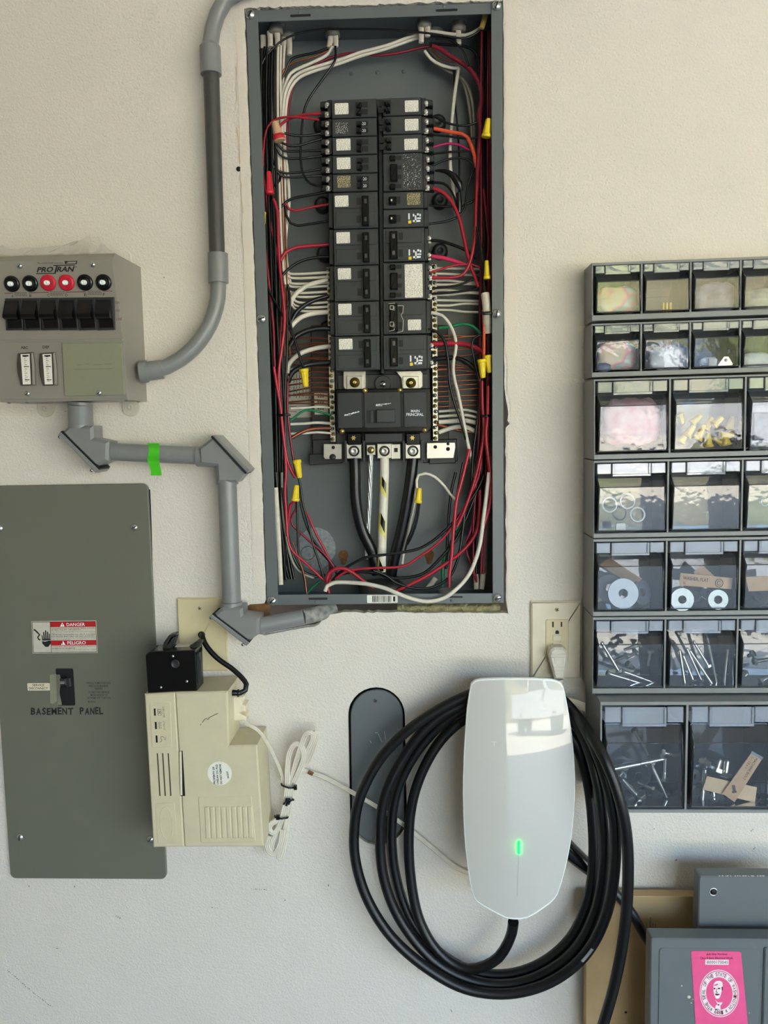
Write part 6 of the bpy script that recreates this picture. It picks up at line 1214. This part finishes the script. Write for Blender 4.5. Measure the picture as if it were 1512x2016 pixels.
nl = ['upright at the far left of the heap', 'leaning at the lower left of the heap', 'largest and slanted at the front of the heap', 'slanted near the middle of the heap', 'lying high in the middle of the heap', 'standing mouth down at the front centre', 'lying on its side at the lower right', 'upright at the right end of the heap', 'half buried under the sideways one', 'mouth towards the viewer at the lower right corner', 'at the lower left corner of the bin', 'topmost at the left of the heap']
for (x0, y0, x1, y1, rw), l in zip(NP, nl): nut(x0, y0, x1, y1, w2_ + r.uniform(-.006, .012), 'nut_yellow', 'yellow wire connector in the bin, ' + l, rw)
bag(1503, 838, w2_, 42, 42, 'bag_white', 'white bag behind a dark blue piece in the third bin of the third row', 11, .010)
obj_ = tag(obj('dark_slab', MB().prism(W, [(1484, 812), (1530, 812), (1530, 868), (1484, 866)], w2_ + .016, w2_ + .012, .001), 'bag_dark'), 'dark blue packet in the third bin of the third row', 'slab')  # flat dark blue piece in front of the white bag
for i, (x, y) in enumerate(((1200, 994), (1235, 987), (1255, 1013))): tag(obj('plastic_ring', MB().tube([P(x + 13.8 * math.cos(a * math.pi / 16), y + 13.8 * math.sin(a * math.pi / 16), w2_ + .018) for a in range(33)], px_len(1.7, .06), 8, smooth_in=False), 'ring_white'), ('left', 'upper', 'lower right')[i] + ' one of three white plastic rings behind the clear bin front', 'ring')
tag(obj('white_token', MB().rect(W, 1213, 1030, 1232, 1046, w2_ + .012, w2_ + .009, .002, .0006), 'ring_white'), 'small white square token at the bottom of the ring bin', 'token')
tag(obj('plastic_ring', MB().tube([P(1506 + 8 * math.cos(a * math.pi / 12), 988 + 8 * math.sin(a * math.pi / 12), w2_ + .016) for a in range(25)], px_len(1.3, .06), 8, smooth_in=False), 'ring_white'), 'small white ring in the third bin beside the empty one', 'ring')
nt_ = (0, -1, .1)
washer(P(1226, 1168, w2_ + .014), nt_, px_len(29, .07), px_len(9, .07), .003, 'largest dull washer at the front of the first washer bin', 'washer_dull')
washer(P(1200, 1158, w2_ + .004), (-.5, -1, .2), px_len(26, .07), px_len(8, .07), .003, 'dull washer leaning behind the largest one, left', 'washer_dull'); washer(P(1262, 1166, w2_ + .002), (.7, -1, .3), px_len(24, .07), px_len(8, .07), .003, 'dull washer leaning behind the largest one, right', 'washer_dull')
flatcard([(1181, 1112), (1200, 1098), (1264, 1140), (1246, 1153)], w2_ - .008, w2_ + .012, 'cardboard', 'slanted cardboard tag behind the big dull washers')
flatcard([(1340, 1128), (1442, 1138), (1440, 1160), (1337, 1152)], w2_ + .012, w2_ + .013, 'cardboard', 'brown cardboard tag reading WASHER, FLAT'); tagp = bpy.data.objects['paper_tag.001']
text('WASHER, FLAT', [(1345, 1134), (1395, 1139.5), (1394.5, 1147), (1344.5, 1141.5)], W, w2_ + .0136, 'print_ink', tagp); text('½', [(1345, 1144.5), (1350, 1145), (1349.6, 1151), (1344.6, 1150.4)], W, w2_ + .0136, 'print_ink', tagp)
obj('round_stamp', MB().tube([P(1416 + 7.5 * math.cos(a * math.pi / 10), 1148 + 8 * math.sin(a * math.pi / 10), w2_ + .0138) for a in range(21)], .0005, 5, smooth_in=False).tube([P(1416 + 4 * math.cos(.7 + a * math.pi / 10), 1148 + 4 * math.sin(.7 + a * math.pi / 10), w2_ + .0138) for a in range(16)], .0004, 5, smooth_in=False), 'grey_ink', tagp)
flatcard([(1366, 1126), (1382, 1112), (1406, 1134), (1368, 1132)], w2_ - .004, w2_ + .002, 'cardboard', 'folded cardboard corner behind the WASHER, FLAT tag')
washer(P(1342, 1180, w2_ + .016), nt_, px_len(22, .07), px_len(8, .07), .003, 'bright washer at the left under the WASHER, FLAT tag'); washer(P(1412, 1180, w2_ + .016), nt_, px_len(19, .07), px_len(8, .07), .004, 'bright washer at the right under the WASHER, FLAT tag')
for i, (x, y) in enumerate(((1362, 1176), (1376, 1188), (1394, 1172))): washer(P(x, y, w2_ + .004), (.3 * (i - 1), -.5, 1), px_len(16, .07), px_len(6, .07), .003, ('left', 'middle', 'right')[i] + ' washer lying flat between the two bright ones')
flatcard([(1468, 1136), (1540, 1132), (1540, 1162), (1474, 1164)], w2_ + .008, w2_ + .010, 'cardboard', 'brown cardboard tag in the third washer bin')
for i in range(4): washer(P(1492 + i * 7, 1178 + (i % 2) * 5, w2_ + .004), (-.6 + .3 * i, -.6, 1), px_len(22, .07), px_len(10, .07), .003, ('first', 'second', 'third', 'fourth')[i] + ' washer of the spread stack below the third cardboard tag')
SB = [((1199, 1326), (1270, 1348), 'lying lowest with its head at left'), ((1228, 1322), (1296, 1347), 'lying beside the lowest with its head at centre'), ((1217, 1319), (1184, 1264), 'standing head down at the left wall'), ((1258, 1269), (1228, 1280), 'small and high near the right'), ((1230, 1292), (1206, 1302), 'small and lying at the back left'), ((1250, 1285), (1232, 1296), 'short at the back middle'), ((1238, 1308), (1248, 1316), 'end on in the middle'), ((1280, 1285), (1276, 1310), 'upright at the right back')]
for (a, b, l) in SB: bolt(P(*a, w2_ + .010), P(*b, w2_ + .006), px_len(3.6, .06), 'silver screw ' + l + ', first screw bin', .45)
LB = [((1348, 1345), (1338, 1279), 'first'), ((1364, 1338), (1345, 1290), 'second'), ((1380, 1338), (1352, 1276), 'third'), ((1402, 1347), (1358, 1280), 'fourth'), ((1391, 1247), (1411, 1346), 'tall fifth'), ((1426, 1345), (1433, 1278), 'rightmost'), ((1394, 1310), (1365, 1262), 'short back')]
for k, (a, b, l) in enumerate(LB): bolt(P(*a, w2_ + .012 - .003 * (k % 3)), P(*b, w2_ + .004), px_len(3.0, .06), f'long thin silver bolt, {l} in the fan of the second screw bin', .3)
for i, (x, y, x2, y2) in enumerate(((1480, 1288, 1472, 1292), (1488, 1302, 1512, 1298), (1467, 1327, 1470, 1330), (1500, 1340, 1520, 1330))): bolt(P(x, y, w2_ + .012), P(x2, y2, w2_ + .008), px_len(4, .06), 'silver bolt, ' + ('topmost', 'lying', 'head-on', 'lowest')[i] + ' in the third screw bin', .4)
GB = [((1200, 1515), (1306, 1494), 5.4, .45, 'largest, lying across the middle'), ((1222, 1530), (1270, 1585), 6.0, .3, 'thick, head at left below the largest'), ((1282, 1506), (1313, 1570), 4.6, .95, 'fully threaded, slanting at right'), ((1250, 1440), (1276, 1486), 3.6, .8, 'threaded and thin near the top'), ((1306, 1482), (1340, 1487), 5.0, .9, 'threaded at the right wall'), ((1308, 1530), (1310, 1492), 4.6, .8, 'threaded and upright at right'), ((1284, 1552), (1254, 1540), 3.4, .5, 'with a bright square head'), ((1264, 1566), (1268, 1572), 5.5, .3, 'end on near the bottom')]
for k, (a, b, rr_, th, l) in enumerate(GB): bolt(P(*a, w3_ + .014 - .004 * (k % 3)), P(*b, w3_ + .006), px_len(rr_, .1), 'machine bolt ' + l + ' of the first deep bin', th)
for i, (x, y) in enumerate(((1258, 1528), (1282, 1572), (1316, 1578), (1240, 1572))): washer(P(x, y, w3_ - .004), (.4 * (i - 1.5), -.7, .8), px_len(24 - 2 * i, .1), px_len(7, .1), .003, ('back', 'lower', 'right', 'left')[i] + ' washer among the bolts of the first deep bin', 'zinc')
GB2 = [((1382, 1578), (1388, 1514), 5.2, .7, 'threaded and upright at left'), ((1386, 1498), (1388, 1488), 7, .3, 'short with its head up at left'), ((1412, 1512), (1418, 1492), 6, .4, 'smooth and short at the middle'), ((1428, 1520), (1432, 1494), 7, .3, 'stout at the middle'), ((1405, 1574), (1404, 1556), 6, .9, 'short threaded stub at the bottom')]
for a, b, rr_, th, l in GB2: bolt(P(*a, w3_ + .008), P(*b, w3_ + .004), px_len(rr_, .1), 'machine bolt ' + l + ' of the second deep bin', th)
for i, (x, y, ro) in enumerate(((1381, 1572, 20), (1428, 1566, 22), (1490, 1566, 24), (1366, 1528, 14))): washer(P(x, y, w3_ + .004), (.3 * (i - 1), -.8, .7 if i < 2 else .1), px_len(ro, .1), px_len(6, .1), .003, ('left', 'middle', 'right', 'upper left')[i] + ' washer beside the tags of the second deep bin')
flatcard([(1392, 1528), (1490, 1550), (1486, 1580), (1383, 1554)], w3_ + .016, w3_ + .016, 'cardboard_light', 'pale blank cardboard tag lying across the second deep bin')
flatcard([(1478, 1484), (1499, 1496), (1446, 1579), (1422, 1562)], w3_ + .020, w3_ + .020, 'cardboard', 'cardboard tag reading MACHINE BOLT with a printed bolt picture'); tb = bpy.data.objects['paper_tag.005']
flatcard([(1480, 1478), (1503, 1491), (1500, 1496), (1478, 1484)], w3_ + .021, w3_ + .021, 'label_holder', 'strip of clear tape at the top of the MACHINE BOLT tag', 'tape_strip', 'tape')
text('MACHINE BOLT', [(1492, 1494), (1466.5, 1536.5), (1462, 1534), (1487.5, 1491.5)], W, w3_ + .0206, 'print_ink', tb); text('½ - 13 x 1', [(1484.5, 1491), (1470.5, 1513), (1466.5, 1511), (1480.5, 1489)], W, w3_ + .0206, 'print_ink', tb)
mb = MB().prism(W, [(1441, 1546), (1447, 1545.5), (1448.5, 1557), (1442.5, 1558)], w3_ + .0207, w3_ + .0204); mb.prism(W, [(1440.5, 1558.5), (1450, 1557), (1450.5, 1560.5), (1442, 1562)], w3_ + .0207, w3_ + .0204); obj('printed_bolt', mb, 'grey_ink', tb)

# ================================================================ LEANING BOARD AND METAL COVERS
ux0, ux1, zt = P(1153.5, 1960, .030).x, P(1420, 1765, .030).x, P(1300, 1764.5, .030).z
bd = thing('wooden_board', ((ux0 + ux1) / 2, -.024, 0), 'tan wooden board standing against the wall behind the grey metal covers', 'board')
mb = MB(); mb.uvprism(W, [(ux0, 0), (ux1, 0), (ux1, zt), (ux0, zt)], .030, .012, .0008); obj('panel', mb, 'plywood', bd)
mb = MB()
for a in ((1279.4, 1806, 1281, 1846), (1272, 1819, 1273, 1828), (1274, 1830, 1275.2, 1834), (1285, 1818, 1286.4, 1828), (1290, 1818, 1291, 1829), (1276, 1838, 1279, 1840)): mb.rect(W, *a, .0303, .0299)
obj('ink_mark', mb, 'bag_dark', bd); obj('nail_hole', MB().lathe(P(1232, 1993, .0302), (0, -1, 0), [(.0018, 0), (.0018, .0002), (0, .0002)], 10), 'dark', bd)
def cover(name, w, th, pxl, pyt, pxr, label, m):
    u0, u1, v1 = P(pxl[0], pxl[1], w).x, P(pxr, pyt[1], w).x, P(pyt[0], pyt[1], w).z
    t = thing(name, ((u0 + u1) / 2, -w + .01, 0), label, 'metal cover'); obj('plate', MB().uvprism(W, rrect(u0, 0, u1, v1, .004, 4), w, w - th, .0016), m, t); return t, u0, u1, v1
k1, *_ = cover('metal_cover', .088, .022, (1375, 1785), (1440, 1725), 1620, 'rear grey metal cover with a screw hole in its top left corner', 'enamel')
hl = obj('hole_rim', MB().lathe(P(1404.5, 1756, .088), (0, -1, 0), [(.0064, 0), (.0062, .0006), (.0048, .0007), (.0046, .0003)], 20, True, False, False), 'steel', k1); obj('hole', MB().lathe(P(1404.5, 1756, .088), (0, -1, 0), [(.0047, 0), (.0047, .0004), (0, .0004)], 18), 'dark', hl)
mb = MB(); r = random.Random(3)
for k in range(16): x = 1416 + k * 5.6 + r.uniform(-2, 2); mb.prism(W, [(x, 1723.6), (x + r.uniform(1, 5), 1723.8), (x + 3, 1725.6), (x + .5, 1725.2)], .0884, .0878)
obj('chipped_paint', mb, 'label_grey', k1)
k2, a0, a1, av = cover('metal_cover', .128, .024, (1280, 1930), (1390, 1848.5), 1640, 'front grey metal cover with a pink permit sticker', 'enamel')
uI, vI = P(1296, 1930, .128).x, P(1390, 1866, .128).z; uJ = P(1496, 1930, .128).x
obj('pressed_panel', MB().uvprism(W, rrect(uI, .05, uJ, vI, .006, 4), .1292, .127, .0012), 'enamel', k2); obj('pressed_rib', MB().uvprism(W, rrect(uJ + .004, .05, uJ + .010, vI + .002, .002, 3), .1315, .127, .0016), 'enamel', k2)
mb = MB()
for x, y, rr_ in ((1356.5, 1963, 3.4), (1364, 1967.5, 1.2), (1361, 1974.5, 1.7), (1342, 1941, 1.8), (1475, 1994, 1.4)): mb.lathe(P(x, y, .1292), (0, -1, 0), [(px_len(rr_, .13), 0), (px_len(rr_ * .7, .13), .0004), (0, .0005)], 9)
obj('paint_drop', mb, 'label_grey', k2)
SW = .1298
stq = [(1360.5, 1874.5), (1363, 1872.5), (1456, 1873.5), (1459, 1876), (1475, 2045), (1371, 2045)]
sk_ = obj('permit_sticker', MB().prism(W, stq, SW, SW - .0004), 'pink_paper', k2, label='pink permit sticker with a round white portrait seal')
e_ = SW + .0002
text('Job Site Portion', (1390.5, 1876.6, 1432, 1881.4), W, e_, 'maroon_ink', sk_, thick=.02); text('Class B Basic Electrical Work', (1378.5, 1884, 1443, 1888.4), W, e_, 'maroon_ink', sk_, thick=.01)
obj('number_box', MB().rect(W, 1388.5, 1889.5, 1434.5, 1899.4, e_, SW - .0002), 'pink_light', sk_); text('B000173045', (1392, 1891.5, 1433.5, 1897.5), W, e_ + .0002, 'grey_ink', sk_)
def el(k, a): return (1416.2 + 38.6 * k * math.cos(a) + 2.0 * k * math.sin(a), 1955.8 + 46.8 * k * math.sin(a))
def eband(k0, k1, w, m, nm):
    mb = MB(); n = 48
    for i in range(n):
        a, b = 2 * math.pi * i / n, 2 * math.pi * (i + 1) / n; mb.add([P(*el(k1, a), w), P(*el(k1, b), w), P(*el(k0, b), w), P(*el(k0, a), w)], [(3, 2, 1, 0)])
    obj(nm, mb, m, sk_)
eband(.965, 1.0, e_, 'pink_light', 'seal_ring'); eband(.68, .925, e_, 'pink_light', 'seal_band')
ST = 'THE SEAL OF THE STATE OF WASHINGTON * 1889 *'; mbs = []
for i, c in enumerate(ST):
    if c == ' ': continue
    a = math.radians(-232 + 360 * (i + .5) / len(ST)); dA = math.radians(360 / len(ST)) * .42
    o0, o1, i1, i0 = el(.89, a - dA), el(.89, a + dA), el(.725, a + dA), el(.725, a - dA); text(c, [o0, o1, i1, i0], W, e_ + .0002, 'maroon_ink', sk_, 'seal_letter', .01)
zz = lambda pts: [(1350 + x / 10.8, 1860 + y / 10.8) for x, y in pts]
for nm, m, polys in (('portrait', 'pink_light', [[(590, 900), (592, 850), (615, 800), (660, 772), (730, 766), (782, 802), (790, 870), (772, 960), (748, 1060), (722, 1122), (690, 1150), (640, 1140), (610, 1080), (590, 985)], [(628, 1168), (682, 1228), (782, 1222), (768, 1262), (738, 1290), (742, 1385), (618, 1385), (642, 1290), (676, 1262)]]),
                     ('portrait_hair', 'pink_paper', [[(792, 800), (828, 880), (806, 935), (786, 900)], [(600, 852), (650, 838), (690, 826), (688, 846), (650, 868), (604, 872)]]),
                     ('portrait_line', 'maroon_ink', [[(592, 922), (612, 914), (634, 926), (630, 946), (600, 948)], [(680, 924), (706, 912), (738, 924), (732, 942), (688, 944)], [(660, 925), (668, 925), (654, 1004), (684, 1010), (682, 1020), (640, 1014)], [(622, 1050), (650, 1036), (680, 1044), (716, 1044), (722, 1062), (680, 1078), (640, 1076)], [(762, 900), (786, 890), (792, 960), (770, 985)], [(676, 1266), (716, 1262), (712, 1290), (682, 1292)]])):
    mb = MB(); w_ = {'portrait': e_, 'portrait_hair': e_ + .00015, 'portrait_line': e_ + .0003}[nm]
    for p in polys: mb.prism(W, zz(p), w_, w_ - .0001)
    obj(nm, mb, m, sk_)
